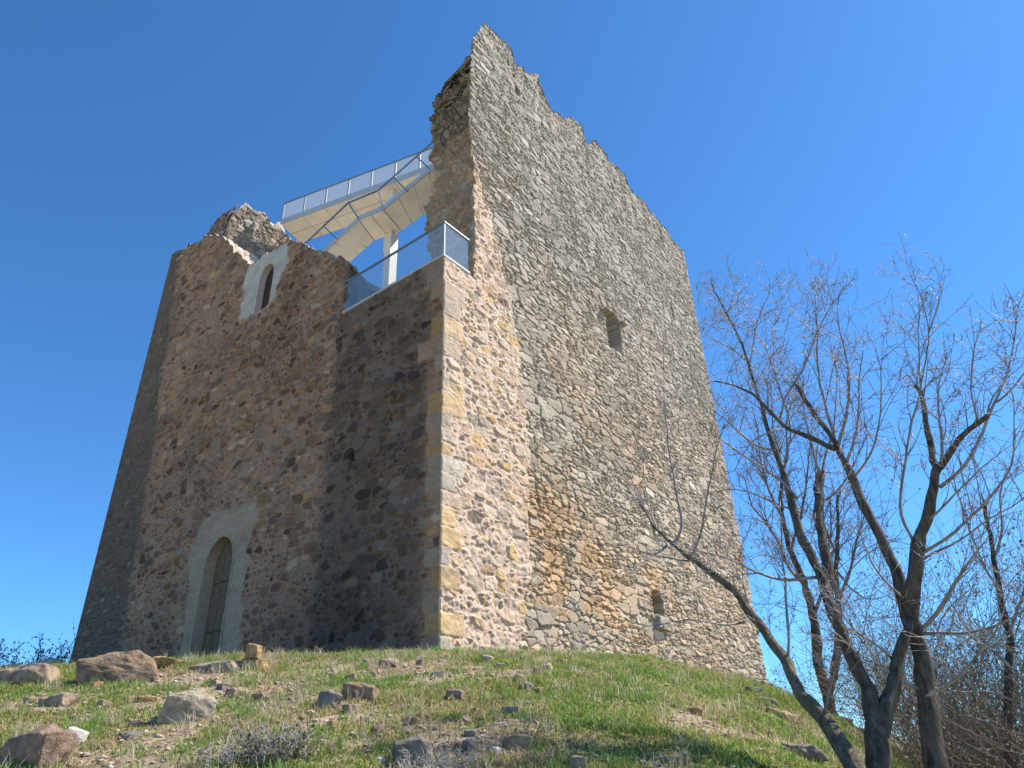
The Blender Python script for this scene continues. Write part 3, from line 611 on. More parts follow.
ROCKS = [  # px centre, py bottom, width px, height px, colour, tilt, label, cat
 (109, 684, 66, 36, BR, -.25, 'largest brown boulder with sharp peak, in front of the tower left end', 'boulder'),
 (20, 687, 52, 24, TAN, -.15, 'flat tan boulder cut by the left edge of the view', 'boulder'),
 (49, 661, 19, 11, PALE, 0, 'small pale block on the crest left of the tower foot', 'rock'),
 (158, 669, 50, 15, OCH, .08, 'flat ochre slab just right of the largest brown boulder', 'rock'),
 (24, 772, 58, 44, PINKR, -.05, 'big squared pitted block in the lower left corner', 'boulder'),
 (68, 749, 18, 20, WHT, .5, 'bright white stone beside the big squared block', 'rock'),
 (183, 722, 46, 36, PALE, .3, 'mottled pale lichen rock in the grass below the door', 'rock'),
 (214, 674, 56, 16, TAN, -.12, 'long low flat stone in front of the arched door', 'rock'),
 (250, 672, 26, 18, OCH, .1, 'rusty ochre block carrying a small knob of stone', 'rock'),
 (246, 656, 16, 16, OCH, .2, 'small upright ochre stone resting on top of the rusty block', 'rock'),
 (52, 708, 32, 14, TAN, -.2, 'half buried grey tan slab below the flat left boulder', 'rock'),
 (325, 711, 24, 23, GREYR, .5, 'upright wedge shaped grey stone left of centre', 'rock'),
 (358, 703, 40, 24, BR, .3, 'grey brown rock right of the wedge shaped stone', 'rock'),
 (350, 683, 14, 10, PINKR, 0, 'small reddish stone just above the grey brown rock', 'rock'),
 (409, 766, 40, 33, GREYR, -.1, 'dark grey pointed boulder at the bottom edge beside the dry twigs', 'boulder'),
 (519, 751, 30, 17, TAN, .2, 'grey tan rock in the lower middle of the slope', 'rock'),
 (578, 770, 20, 14, TAN, .1, 'wedge of stone at the bottom edge right of the middle', 'rock'),
 (805, 758, 36, 16, GREYR, .2, 'flat light grey rock left of the forked tree trunk', 'rock'),
 (487, 663, 14, 9, PALE, .2, 'pale stone on the crest below the pink corner masonry', 'rock'),
 (501, 668, 11, 5, PALE, 0, 'flat chip of stone on the crest near the pink corner masonry', 'rock'),
 (520, 684, 13, 10, PALE, .5, 'whitish stone at the left of the pale cluster', 'rock'),
 (528, 690, 12, 8, GREYR, .5, 'lowest grey stone of the pale cluster', 'rock'),
 (537, 678, 9, 13, TAN, .1, 'upright thin stone in the middle of the pale cluster', 'rock'),
 (547, 673, 15, 11, PALE, 0, 'topmost pale stone of the cluster under the grey wall', 'rock'),
 (563, 664, 11, 5, PALE, .1, 'small flat pale stone near the foot of the grey wall', 'rock'),
 (574, 668, 7, 5, OCH, 0, 'tiny yellowish stone near the foot of the grey wall', 'rock'),
 (510, 714, 20, 8, GREYR, .05, 'flat blue grey stone set in the grass of the middle slope', 'rock'),
 (454, 699, 20, 11, PINKR, 0, 'pinkish low stone in the grass below the tower corner', 'rock'),
 (407, 725, 8, 9, PALE, 0, 'left one of two tiny touching yellowish stones', 'rock'),
 (415, 724, 8, 7, OCH, 0, 'right one of two tiny touching yellowish stones', 'rock'),
 (145, 704, 18, 9, OCH, .1, 'small buff stone left of the mottled lichen rock', 'rock'),
 (128, 742, 22, 10, GREYR, .1, 'flat light blue grey stone at lower left', 'rock'),
 (107, 752, 12, 9, OCH, 0, 'small round tan stone at lower left', 'rock'),
 (196, 745, 20, 7, (.38, .20, .13), 0, 'flat brick red stone at lower left', 'rock'),
 (784, 722, 34, 11, (.44, .31, .20), .5, 'long orange tinted slab on the right slope', 'rock'),
 (768, 707, 22, 10, GREYR, .5, 'grey slab above the orange tinted slab', 'rock'),
 (755, 694, 15, 8, GREYR, .4, 'small grey stone on the right slope near the tower end', 'rock'),
 (763, 682, 24, 7, PALE, .4, 'narrow pale stone strip by the tower right foot', 'rock'),
 (672, 709, 14, 6, GREYR, .1, 'small grey stone alone in the right grass', 'rock'),
 (628, 741, 9, 6, (.5, .25, .13), 0, 'tiny orange stone in the right grass', 'rock'),
 (388, 666, 22, 8, TAN, .05, 'flat stone on the bare earth at the tower foot', 'rock'),
 (258, 701, 16, 10, PINKR, .1, 'low pinkish stone below the rusty ochre block', 'rock'),
 (230, 697, 14, 9, TAN, .1, 'low tan stone in the bare patch below the rusty block', 'rock'),
 (148, 663, 12, 5, PALE, 0, 'pale chip on the crest behind the ochre slab', 'rock'),
 (12, 662, 18, 6, PALE, 0, 'flat pale stone on the crest at the far left', 'rock'),
 (300, 690, 12, 6, TAN, 0, 'tan pebble sized stone left of the wedge shaped stone', 'rock'),
 (380, 765, 14, 7, WHT, 0, 'white stone at the foot of the dark pointed boulder', 'rock'),
 (495, 755, 12, 8, WHT, .2, 'small white stone left of the grey tan rock', 'rock'),
 (862, 738, 18, 9, PALE, .3, 'pale stone on the shoulder between the trees', 'rock'),
 (905, 728, 20, 12, TAN, .2, 'brown stone on the shoulder right of the forked trunk', 'rock'),
 (842, 714, 18, 8, GREYR, .2, 'grey stone on the shoulder at the foot of the far tree', 'rock'),
]
for q, (px, py, wp, hp, colr, tilt, lab, cat) in enumerate(ROCKS):
    p = ground_at(px, min(py, 790) - 1); rise = 0
    if 'resting on top' in lab: p = ground_at(250, 671); rise = .20
    dist = float(np.linalg.norm(p - O)); sc_ = dist / F; w = wp * sc_ * .92; h = hp * sc_ * .80
    me = make_rock('rock', w, w * random.uniform(.55, .8) if rise == 0 else w * .8, h * ((1.0 if wp > 35 else 1.1) if rise == 0 else .9), 100 + q, rockmat(colr), tilt, rough=.035 if wp > 25 else .05)
    o = bpy.data.objects.new('boulder' if cat == 'boulder' else 'rock', me); sc.collection.objects.link(o)
    dx = (px - 512) * 0; o.location = (p[0], p[1] + w * .2, p[2] + h * .20 + rise); o.rotation_euler = (random.uniform(-.1, .1), 0, random.uniform(-.5, .5)); tag(o, lab, cat)
# broken stones lying about the bare patches
for q in range(48):
    r_ = random.Random(500 + q); cxy = r_.choice([(210, 690), (345, 675), (330, 722), (250, 700), (120, 712), (390, 664), (455, 740), (700, 700), (60, 690), (560, 700)])
    px, py = cxy[0] + r_.gauss(0, 32), min(max(cxy[1] + r_.gauss(0, 12), 660), 760); p = ground_at(round(px), round(py)); w = r_.uniform(.07, .17)
    o = bpy.data.objects.new('rock', make_rock('rock', w, w * .8, w * r_.uniform(.4, .75), 600 + q, rockmat(r_.choice((PALE, TAN, PINKR, GREYR, OCH))), 0, .05)); sc.collection.objects.link(o)
    o.location = (p[0], p[1], p[2] + w * .06); o.rotation_euler = (0, 0, r_.uniform(0, 6)); tag(o, 'small broken stone, one of many scattered over the grassy slope', 'rock', 'small broken stones on the slope')
# boulder wedged in the lower window of the right wall
p = W(.14, 8.72, 5.0)
o = rawmesh('sill_stone', np.zeros((3, 3)), [(0, 1, 2)], rockmat((.40, .37, .32)), tower); o.data = make_rock('sill_stone', .78, .55, .36, 911, rockmat((.40, .36, .30)), 0, .06); o.location = Vector(p) - tower.location; o.rotation_euler = (0, 0, math.atan2(DR[1], DR[0]))
# ------------------------------------------------------------------ gravel and grass
def scatter(n, dmin=4.5, dmax=14.0, azl=-38, azr=34, pw=1.0):
    az = np.radians(rng.uniform(azl, azr, n)); d = dmin + (dmax - dmin) * rng.random(n) ** pw
    return d * np.sin(az), d * np.cos(az)
x, y = scatter(16000, 4.5, 13.5); s_ = soil(x, y); cl = fbm(x * 2, y * 2, 91, 3); k = rng.random(len(x)) < (.03 + .9 * s_ + .2 * ss(.55, .7, cl)); x = x[k]; y = y[k]; s_ = s_[k]
n = len(x); R_ = .006 + .030 * rng.random(n) ** 3.5 + .008 * s_ * rng.random(n); z = gz(x, y) + R_ * .3
octa = np.array([(1, 0, 0), (0, 1, 0), (-1, 0, 0), (0, -1, 0), (0, 0, .8), (0, 0, -.8)], float); of = np.array([(0, 1, 4), (1, 2, 4), (2, 3, 4), (3, 0, 4), (1, 0, 5), (2, 1, 5), (3, 2, 5), (0, 3, 5)])
Vp = octa[None] * (1 + .5 * (rng.random((n, 6, 3)) - .5)) * R_[:, None, None]; th = rng.random(n) * 6.28; cs, sn = np.cos(th), np.sin(th)
Vp = np.stack([Vp[..., 0] * cs[:, None] * 1.5 - Vp[..., 1] * sn[:, None], Vp[..., 0] * sn[:, None] * 1.5 + Vp[..., 1] * cs[:, None], Vp[..., 2] * .7], -1) + np.stack([x, y, z], -1)[:, None]
pc = np.array([(.46, .36, .28), (.40, .31, .24), (.56, .48, .39), (.36, .32, .28), (.48, .36, .25), (.44, .32, .26)])[rng.integers(0, 6, n)] * (.8 + .4 * rng.random((n, 1)))
g = rawmesh('gravel', Vp.reshape(-1, 3), (of[None] + 6 * np.arange(n)[:, None, None]).reshape(-1, 3), mat('gravel', attr='Col', rough=.95), cols=np.repeat(pc, 6, 0)); tag(g, 'loose stone chips and gravel strewn over the hillside', 'gravel', kind='stuff')
def blades(n, dmin, dmax, hmin, hmax, pw=.8, dens=None, azl=-38, azr=34):
    x, y = scatter(n, dmin, dmax, azl, azr, pw); s_ = soil(x, y); cl = fbm(x * 2.2, y * 2.2, 92, 3)
    k = rng.random(n) < np.clip(1.08 - 1.05 * s_, .07, 1) * (.5 + .5 * ss(.35, .6, cl))
    # not inside the tower
    lu = (x - C0[0]) * DL[0] + (y - C0[1]) * DL[1]; lv = (x - C0[0]) * DR[0] + (y - C0[1]) * DR[1]
    k &= ~((lu > -.0) & (lv > -.0)); x = x[k]; y = y[k]; cl = cl[k]; s_ = s_[k]; n = len(x)
    z = gz(x, y) - .01; hgt = (hmin + (hmax - hmin) * rng.random(n) ** 2) * (.55 + .9 * cl) * (1 + .15 * ss(2, 4, x)); wd = .0035 + .0045 * rng.random(n)
    th = rng.random(n) * 6.28; lean = rng.normal(0, .5, (n, 2)) * hgt[:, None]; b = np.stack([x, y, z], -1)
    sx = np.stack([np.cos(th), np.sin(th), 0 * th], -1) * wd[:, None]; tip = b + np.stack([lean[:, 0], lean[:, 1], hgt], -1); mid = b + np.stack([lean[:, 0] * .3, lean[:, 1] * .3, hgt * .6], -1)
    Vb = np.stack([b - sx, b + sx, mid + sx * .8, tip, mid - sx * .8], 1)
    cols = np.array([(.215, .315, .06), (.29, .38, .085), (.145, .23, .045), (.35, .375, .12), (.54, .44, .27), (.38, .29, .18)])
    dry = np.clip(.05 + .5 * ss(.45, .62, fbm(x * 1.1, y * 1.1, 93, 4)) + .4 * s_ - .22 * ss(1, 4, x), .03, .8); r = rng.random(n)
    ci = np.where(rng.random(n) < dry, 4 + (r > .6), np.minimum((r * 4).astype(int), 3)); cc = cols[ci] * (.60 + .8 * rng.random((n, 1)))
    hue = fbm(x * 1.7, y * 1.7, 94, 3)[:, None]; cc = cc * (1 + (hue - .5) * np.array([.5, -.05, .1]))
    return Vb, cc
def tufts(nc, per, h0, h1, straw):
    cx, cy = scatter(nc, 4.8, 13, pw=.8); n = nc * per; x = np.repeat(cx, per) + rng.normal(0, .045, n); y = np.repeat(cy, per) + rng.normal(0, .045, n)
    lu = (x - C0[0]) * DL[0] + (y - C0[1]) * DL[1]; lv = (x - C0[0]) * DR[0] + (y - C0[1]) * DR[1]; k = ~((lu > 0) & (lv > 0)); x = x[k]; y = y[k]; n = len(x)
    z = gz(x, y) - .01; hgt = h0 + (h1 - h0) * rng.random(n); th = rng.random(n) * 6.28; wd = .002 + .003 * rng.random(n); lean = rng.normal(0, .45, (n, 2)) * hgt[:, None]; b = np.stack([x, y, z], -1)
    sx = np.stack([np.cos(th), np.sin(th), 0 * th], -1) * wd[:, None]; tip = b + np.stack([lean[:, 0], lean[:, 1], hgt], -1); mid = b + np.stack([lean[:, 0] * .3, lean[:, 1] * .3, hgt * .6], -1)
    pc_ = np.array([(.62, .54, .38), (.50, .42, .30)] if straw else [(.17, .29, .06), (.25, .36, .09)])[rng.integers(0, 2, n)] * (.75 + .5 * rng.random((n, 1)))
    return np.stack([b - sx, b + sx, mid + sx * .8, tip, mid - sx * .8], 1), pc_
parts = [tufts(420, 34, .05, .15, False), tufts(260, 16, .08, .20, True), blades(430000, 4.6, 13.2, .018, .075), blades(26000, 11.2, 14.5, .03, .11), blades(60000, 13, 26, .03, .10, 1.0)]
Vb = np.concatenate([p[0] for p in parts]); cc = np.concatenate([p[1] for p in parts]); n = len(Vb)
print('grass blades', n)
g = rawmesh('grass', Vb.reshape(-1, 3), np.concatenate([(np.array([[0, 1, 2, 4]])[None] + 5 * np.arange(n)[:, None, None]).reshape(-1, 4), (np.array([[4, 2, 3, 3]])[None] + 5 * np.arange(n)[:, None, None]).reshape(-1, 4)][:1]), M_ATTR, cols=np.repeat(cc, 5, 0))
tag(g, 'short spring grass with dry straw covering the hillside', 'grass', kind='stuff')
tri = rawmesh('grass_tip', Vb[:, 2:5].reshape(-1, 3), (np.array([[0, 1, 2]])[None] + 3 * np.arange(n)[:, None, None]).reshape(-1, 3), M_ATTR, g, cols=np.repeat(cc, 3, 0)); tag(tri, kind='stuff')
# dead leaves / straw litter
x, y = scatter(26000, 4.6, 13, pw=.8); k = rng.random(len(x)) < .25 + .6 * ss(.45, .6, fbm(x * 1.5, y * 1.5, 95, 3)); x = x[k]; y = y[k]; n = len(x); z = gz(x, y) + .012 + .02 * rng.random(n)
q4 = np.array([(-1, -.5, 0), (1, -.4, .2), (.9, .5, 0), (-1, .5, .25)]) * .013; th = rng.random(n) * 6.28; sz = .5 + rng.random(n)
Vl = np.stack([(q4[None, :, 0] * np.cos(th)[:, None] - q4[None, :, 1] * np.sin(th)[:, None]), (q4[None, :, 0] * np.sin(th)[:, None] + q4[None, :, 1] * np.cos(th)[:, None]), q4[None, :, 2] + .006 * rng.normal(size=(n, 4))], -1) * sz[:, None, None] + np.stack([x, y, z], -1)[:, None]
lc = np.array([(.30, .21, .14), (.38, .30, .22), (.24, .16, .11), (.42, .36, .27)])[rng.integers(0, 4, n)]
g = rawmesh('leaf_litter', Vl.reshape(-1, 3), np.arange(4 * n).reshape(n, 4), M_ATTR, cols=np.repeat(lc, 4, 0)); tag(g, 'dry brown leaf litter between the grass blades', 'leaf litter', kind='stuff')
# ------------------------------------------------------------------ trees
def resample(P, R, step):
    P = np.array(P); R = np.array(R); L = np.r_[0, np.cumsum(np.linalg.norm(np.diff(P, axis=0), axis=1))]; n = max(2, int(L[-1] / step) + 1); s = np.linspace(0, L[-1], n)
    # catmull-like smoothing through finer linear interpolation + box filter
    Q = np.stack([np.interp(s, L, P[:, k]) for k in range(3)], -1); r = np.interp(s, L, R)
    if n > 4:
        for _ in range(2): Q[1:-1] = .25 * Q[:-2] + .5 * Q[1:-1] + .25 * Q[2:]
    return Q, r, L[-1]
def twig(mb, p, d, L, r, lev, rnd, stat, gnarl=.17, upb=.18):
    if stat[0] <= 0: return
    stat[0] -= 1
    n = 5 if lev > 0 else 4; pts = [p.copy()]; rad = [r]; dirs = [d]
    bend = np.array([rnd.gauss(0, .12) for _ in range(3)])
    for i in range(n):
        d = d + bend + np.array([rnd.gauss(0, gnarl * .45) for _ in range(3)]) + np.array([0, 0, upb * .35]); d /= np.linalg.norm(d)
        p = p + d * L / n; pts.append(p.copy()); rad.append(max(r * (1 - .75 * (i + 1) / n), .0022)); dirs.append(d)
    mb.tube(pts, rad, 3 if r < .012 else 5)
    if lev > 0:
        m = rnd.choice((2, 3, 4, 5))
        for _ in range(m):
            t = rnd.uniform(.2, 1.0) * n; i = min(int(t), n - 1); f = t - i; q = pts[i] * (1 - f) + pts[i + 1] * f; dd = dirs[i + 1]
            pr = np.array([rnd.gauss(0, 1) for _ in range(3)]); pr -= dd * (pr @ dd); pr /= np.linalg.norm(pr)
            nd = dd * rnd.uniform(.3, .9) + pr * .8; nd /= np.linalg.norm(nd)
            twig(mb, q, nd, L * rnd.uniform(.3, .6), max(r * .55, .0026), lev - 1, rnd, stat, gnarl, upb)
def make_tree(name, base_d, branches, label, seed, budget, m_tr=M_BARK, m_tw=M_TWIG, lmul=1.0, dens=1.0, grp=None):
    """branches: (list of (px,py), w0 px, w1 px, depth change). Traced limbs get their own distance and thickness."""
    rnd = random.Random(seed); placed = []; mbt = MB(); mbc = MB(); stat = [budget]; root = None; mains = []
    for bi, (pix, w0, w1, dd) in enumerate(branches):
        d0 = base_d
        if placed:
            a = np.array([q[:2] for q in placed]); j = np.argmin(((a - np.array(pix[0])) ** 2).sum(1)); d0 = placed[j][2]
        n = len(pix); L = np.r_[0, np.cumsum([math.dist(pix[i], pix[i + 1]) for i in range(n - 1)])]; L = L / L[-1]
        wl = w0 if isinstance(w0, list) else [w0 + (w1 - w0) * q for q in L]; w0 = max(wl[:4])
        P = []; Rr = []
        for i, (x_, y_) in enumerate(pix):
            di = d0 + dd * L[i]; p = at(x_, y_, dist=di); P.append(p); sl = np.linalg.norm(p - O) / F; Rr.append(wl[i] * sl / 2 * (.86 if w0 >= 6 else .78))
        for i in range(n - 1):
            for f in np.linspace(0, 1, 6): placed.append((pix[i][0] * (1 - f) + pix[i + 1][0] * f, pix[i][1] * (1 - f) + pix[i + 1][1] * f, d0 + dd * (L[i] * (1 - f) + L[i + 1] * f)))
        if bi == 0 or pix[0][1] > 762:      # root the stem in the ground
            b = P[0].copy(); gzv = float(gz(b[0], b[1])); 
            if gzv < b[2]: P.insert(0, np.array([b[0], b[1] - .05, gzv - .25])); Rr.insert(0, Rr[0] * 1.12)
        Q, r, Ln = resample(P, Rr, max(.10, Ln0(Rr)))
        if root is None: root = Q[0].copy()
        wig = np.cumsum(np.array([[rnd.gauss(0, 1) for _ in range(3)] for _ in r]), 0) * .010; wig -= np.linspace(0, 1, len(r))[:, None] * wig[-1]; wig -= wig[0] * np.linspace(1, 0, len(r))[:, None]; Q = Q + wig * (.9 if w0 >= 6 else .45)
        r = r * (1 + .05 * np.sin(np.arange(len(r)) * 1.7 + seed)) * (1 + .05 * np.array([rnd.gauss(0, 1) for _ in r]))
        tgt = mbt if w0 >= 6 else mbc
        tgt.tube(list(Q), np.maximum(r, .002), 14 if w0 >= 10 else (7 if w0 >= 5 else 5), .10 if w0 >= 10 else .06, rnd); mains.append((Q, r, Ln, w0))
    for Q, r, Ln, w0 in mains:
        thin = np.nonzero(r < .045)[0]; thin = thin[thin > len(Q) // 8]
        m = int(Ln * (len(thin) / max(len(Q), 1)) * 5.2 * dens * lmul ** -1) + 1
        if len(thin) == 0: thin = np.array([len(Q) - 1]); m = 1
        for _ in range(m):
            i = int(thin[rnd.randrange(len(thin))])
            j0, j1 = max(i - 1, 0), min(i + 1, len(Q) - 1); tg = Q[j1] - Q[j0]; tg /= np.linalg.norm(tg) + 1e-9
            pr = np.array([rnd.gauss(0, 1), rnd.gauss(0, 1), rnd.gauss(0, 1)]); pr -= tg * (pr @ tg); pr /= np.linalg.norm(pr)
            d = tg * rnd.uniform(.2, .9) + pr * .7 + np.array([0, 0, .55]); d /= np.linalg.norm(d)
            twig(mbc, Q[i], d, rnd.uniform(.4, 1.6) * lmul * (.6 + .4 * (1 - i / len(Q))), min(max(r[i] * .5, .0045), .011 * lmul), 2 if rnd.random() < .6 else 1, rnd, stat)
        # leader continues as a spray
        tg = Q[-1] - Q[-2]; tg /= np.linalg.norm(tg) + 1e-9
        if w0 < 9:
            for _ in range(2): twig(mbc, Q[-1], tg + np.array([rnd.gauss(0, .25) for _ in range(3)]), rnd.uniform(.2, .45) * lmul, max(min(r[-1], .005), .0025), 1, rnd, stat)
    t = empty(name, tuple(root), label, 'tree', grp)
    mbt.build('trunk', m_tr, t, smooth=True); mbc.build('crown', m_tw, t, smooth=True)
    print(name, 'left', stat[0], 'verts', len(mbc.V)); return t
def Ln0(R): return 0.0
T1 = [
 ([(866, 790), (855, 772), (835, 742), (820, 720), (801, 707), (790, 697), (784, 667), (767, 649), (749, 619), (730, 596), (707, 572), (689, 561), (674, 547), (655, 532), (640, 504)], [17, 17, 15, 14, 13, 12, 11, 10.5, 9.5, 8.5, 7.5, 6.5, 4.5, 2.4, 1.4], 1, 1.6),
 ([(674, 543), (685, 524), (680, 509), (674, 480), (668, 440), (665, 405), (664, 372)], 4, 1, .3),
 ([(692, 556), (700, 534), (704, 511), (706, 495), (714, 462), (722, 430)], 3.2, 1, -.2),
 ([(667, 545), (658, 554), (651, 556), (640, 564), (622, 572)], 2.4, 1, -.4),
 ([(655, 532), (640, 504), (628, 470), (618, 452)], 2, .8, .3),
 ([(745, 622), (733, 625), (719, 625), (700, 620), (687, 617), (672, 622)], 2.6, 1, -.5),
 ([(751, 620), (747, 592), (737, 569), (728, 556)], 2.6, 1, .3),
 ([(786, 665), (790, 652), (786, 607), (782, 566), (782, 518), (780, 500)], 3.6, 1.4, .2),
 ([(689, 561), (670, 558), (652, 556), (636, 548), (615, 545)], 2.6, 1, .4),
 ([(660, 536), (650, 512), (645, 480), (641, 455)], 2, .8, .3),
 ([(822, 718), (830, 700), (828, 684), (836, 668)], 4, 1, -.2),
]
make_tree('bare_tree', 6.2, T1, 'bare tree with a trunk leaning left across the grey wall', 1, 1800, m_tr=mat('pale_bark', base=(.20, .16, .11), rough=.95, noise=(20, .4, 1.8), bump=(45, 1, .05), spec=.2, vs=.3), lmul=.5, dens=.7)
T2 = [
 ([(883, 790), (882, 768), (880, 720), (876, 697), (865, 671), (846, 622), (831, 589), (816, 551), (802, 519), (795, 496), (784, 462), (772, 438), (765, 414), (756, 384), (748, 360), (737, 328), (729, 309), (718, 294), (711, 279)], [23, 22, 20, 16, 12, 11.5, 11, 9.5, 9, 7.5, 6, 5, 4, 3.4, 3, 2.2, 1.6, 1.3, 1], 1, 1.2),
 ([(882, 740), (886, 708), (894, 682), (898, 655), (906, 632), (911, 618)], [8, 17, 13, 11, 10, 6], 10, .38),
 ([(831, 589), (824, 547), (820, 510), (821, 472)], 10, 8.5, .5),
 ([(821, 475), (828, 450), (835, 430), (838, 390), (836, 360)], 3, 1, .3),
 ([(821, 478), (812, 450), (806, 420), (803, 385)], 3, 1, -.2),
 ([(826, 500), (842, 490), (852, 470), (862, 445)], 3, 1, -.3),
 ([(822, 577), (810, 579), (800, 579), (781, 581), (767, 577), (745, 566), (721, 554), (697, 551)], 4.2, 1.3, -.6),
 ([(797, 499), (787, 485), (765, 470), (740, 455), (715, 435), (700, 425), (690, 410)], 3.5, 1, -.5),
 ([(776, 451), (760, 450), (745, 437), (725, 420), (708, 405), (692, 396)], 3.4, 1, .4),
 ([(800, 512), (780, 508), (762, 496), (742, 490), (728, 488), (714, 492)], 3, 1, -.3),
 ([(748, 362), (735, 350), (722, 343), (710, 338), (704, 330)], 2.6, .8, .4),
 ([(750, 362), (753, 340), (755, 325), (760, 308), (768, 296), (772, 288)], 2.6, .8, .3),
 ([(729, 309), (735, 298), (740, 288)], 1.6, .7, .3),
 ([(784, 462), (792, 430), (786, 405), (775, 375), (768, 350), (757, 335), (748, 322)], 3, .9, .6),
 ([(775, 375), (773, 345), (774, 325)], 2, .8, .3),
 ([(862, 664), (850, 640), (840, 635), (826, 640)], 3, 1, -.4),
 ([(893, 660), (880, 645), (865, 640), (850, 628), (835, 600)], 3, 1, -.5),
]
make_tree('bare_tree', 6.6, T2, 'bare tree whose thick trunk forks low at the foot of the slope', 2, 6500, lmul=.6, dens=1.0)
T3 = [
 ([(936, 790), (932, 757), (919, 690), (916, 637), (906, 596), (899, 574), (884, 540), (874, 521), (859, 492), (849, 470), (838, 449)], [21, 20, 17, 15, 14, 11, 10.5, 10, 9, 8, 6.5], 9, .4),
 ([(838, 450), (831, 446), (810, 438), (795, 432), (780, 429), (772, 416), (761, 401), (742, 387), (722, 380), (714, 381)], 6, 1.4, -.5),
 ([(836, 445), (834, 438), (821, 423), (810, 406), (796, 384)], 6.5, 4.5, .4),
 ([(780, 418), (787, 393), (797, 380), (802, 369), (812, 345), (817, 334), (829, 309), (843, 290)], 3.2, 1, .5),
 ([(835, 440), (828, 414), (819, 382), (816, 354), (817, 325), (817, 315), (814, 289)], 4, 1, .2),
 ([(838, 448), (844, 425), (851, 400), (851, 382), (847, 352), (840, 330), (836, 320), (838, 305)], 4.2, 1, -.3),
 ([(846, 465), (856, 440), (859, 414), (860, 390), (862, 365), (864, 345)], 3.6, 1, .3),
 ([(852, 478), (868, 462), (877, 434), (881, 404), (880, 380), (880, 372), (882, 360)], 3, .9, -.4),
 ([(780, 429), (765, 432), (752, 438), (742, 455), (735, 470)], 2.4, .9, -.3),
 ([(912, 632), (909, 600), (912, 571), (918, 541), (928, 515), (931, 500), (937, 481), (939, 464)], [5, 14, 13, 12, 11, 10.5, 9.5, 8], 9, -.15),
 ([(938, 470), (933, 461), (929, 429), (924, 406), (916, 386)], 6.5, 4, .2),
 ([(940, 470), (943, 461), (943, 442), (940, 408), (937, 390), (942, 372), (946, 360)], 4, 1, -.3),
 ([(940, 468), (944, 464), (956, 442), (967, 429), (988, 416)], 6.5, 4.5, -.4),
 ([(988, 416), (986, 400), (992, 394), (1000, 388), (1006, 378)], 3, 1, .2),
 ([(978, 420), (976, 405), (968, 396), (972, 370), (974, 345), (980, 330)], 2.6, .9, .2),
 ([(940, 487), (967, 461), (980, 438), (997, 402), (1006, 380), (1014, 352), (1018, 307)], 4.6, 1, .5),
 ([(997, 402), (1010, 392), (1022, 376), (1040, 355)], 2.6, 1, .3),
 ([(915, 545), (905, 528), (898, 512), (899, 500), (903, 481), (907, 455), (911, 421), (918, 397), (922, 375), (926, 352), (929, 332), (922, 306), (915, 281)], 3.8, .9, .5),
 ([(929, 332), (939, 306), (944, 289), (937, 280), (931, 279)], 1.8, .7, .2),
 ([(920, 382), (920, 345), (916, 318), (921, 308)], 1.8, .7, -.2),
 ([(922, 553), (945, 538), (963, 524), (991, 500), (1012, 470), (1017, 436), (1014, 402)], 4, 1, -.5),
 ([(926, 522), (945, 505), (962, 488), (980, 470), (998, 455)], 3, 1, -.6),
 ([(922, 560), (942, 548), (960, 545), (985, 520), (1010, 510), (1030, 490)], 3, 1, -.6),
 ([(919, 632), (937, 611), (952, 592), (961, 575), (971, 562), (982, 545)], 5.5, 2, -.5),
 ([(918, 634), (933, 633), (963, 633), (995, 627), (1012, 618), (1030, 606)], 4.2, 1.6, -.8),
 ([(922, 700), (931, 695), (954, 684), (978, 661), (997, 631), (1004, 610)], 4.4, 1.4, -.5),
 ([(921, 690), (905, 685), (890, 672), (875, 655), (855, 632), (838, 618)], 3.4, 1, -.6),
 ([(906, 600), (892, 588), (876, 572), (862, 545), (858, 520)], 3, .9, -.4),
]
make_tree('bare_tree', 6.95, T3, 'bare tree with tall mossy trunk dividing high, nearest the right thicket', 3, 8000, lmul=.6, dens=.9)
T4 = [
 ([(828, 706), (824, 690), (816, 660), (812, 622), (805, 585), (790, 551), (782, 517), (781, 480), (779, 450)], 11, 2.5, .5),
 ([(828, 695), (834, 682), (839, 645), (840, 604), (836, 570), (840, 530), (838, 495)], 9, 2.5, -.3),
 ([(812, 622), (822, 590), (826, 560), (832, 530), (830, 500)], 5, 1.2, .5),
 ([(805, 585), (790, 570), (778, 540), (765, 520), (752, 505), (745, 480)], 4.5, 1, .5),
 ([(790, 551), (800, 520), (806, 490), (808, 460), (812, 430)], 4, 1, -.4),
 ([(782, 517), (768, 490), (760, 460), (758, 430), (752, 405)], 3.6, .9, .4),
 ([(839, 600), (850, 570), (856, 540), (866, 510)], 4, 1, .4),
 ([(840, 560), (828, 535), (818, 500), (815, 470), (818, 440)], 3, 1, .3),
 ([(781, 480), (788, 455), (786, 425), (792, 400)], 3, .8, .3),
 ([(836, 570), (852, 590), (868, 600), (884, 596)], 2.6, .8, .3),
 ([(779, 450), (772, 425), (772, 400), (766, 382)], 2.4, .8, .3),
]
make_tree('bare_tree', 17.5, T4, 'dark twin stemmed bare tree standing behind the shoulder of the hill', 4, 6000, m_tr=M_BARKD, m_tw=mat('dark_twig', base=(.15, .125, .115), rough=.8, noise=(3, .6, 1.4)), lmul=1.15, dens=1.6)
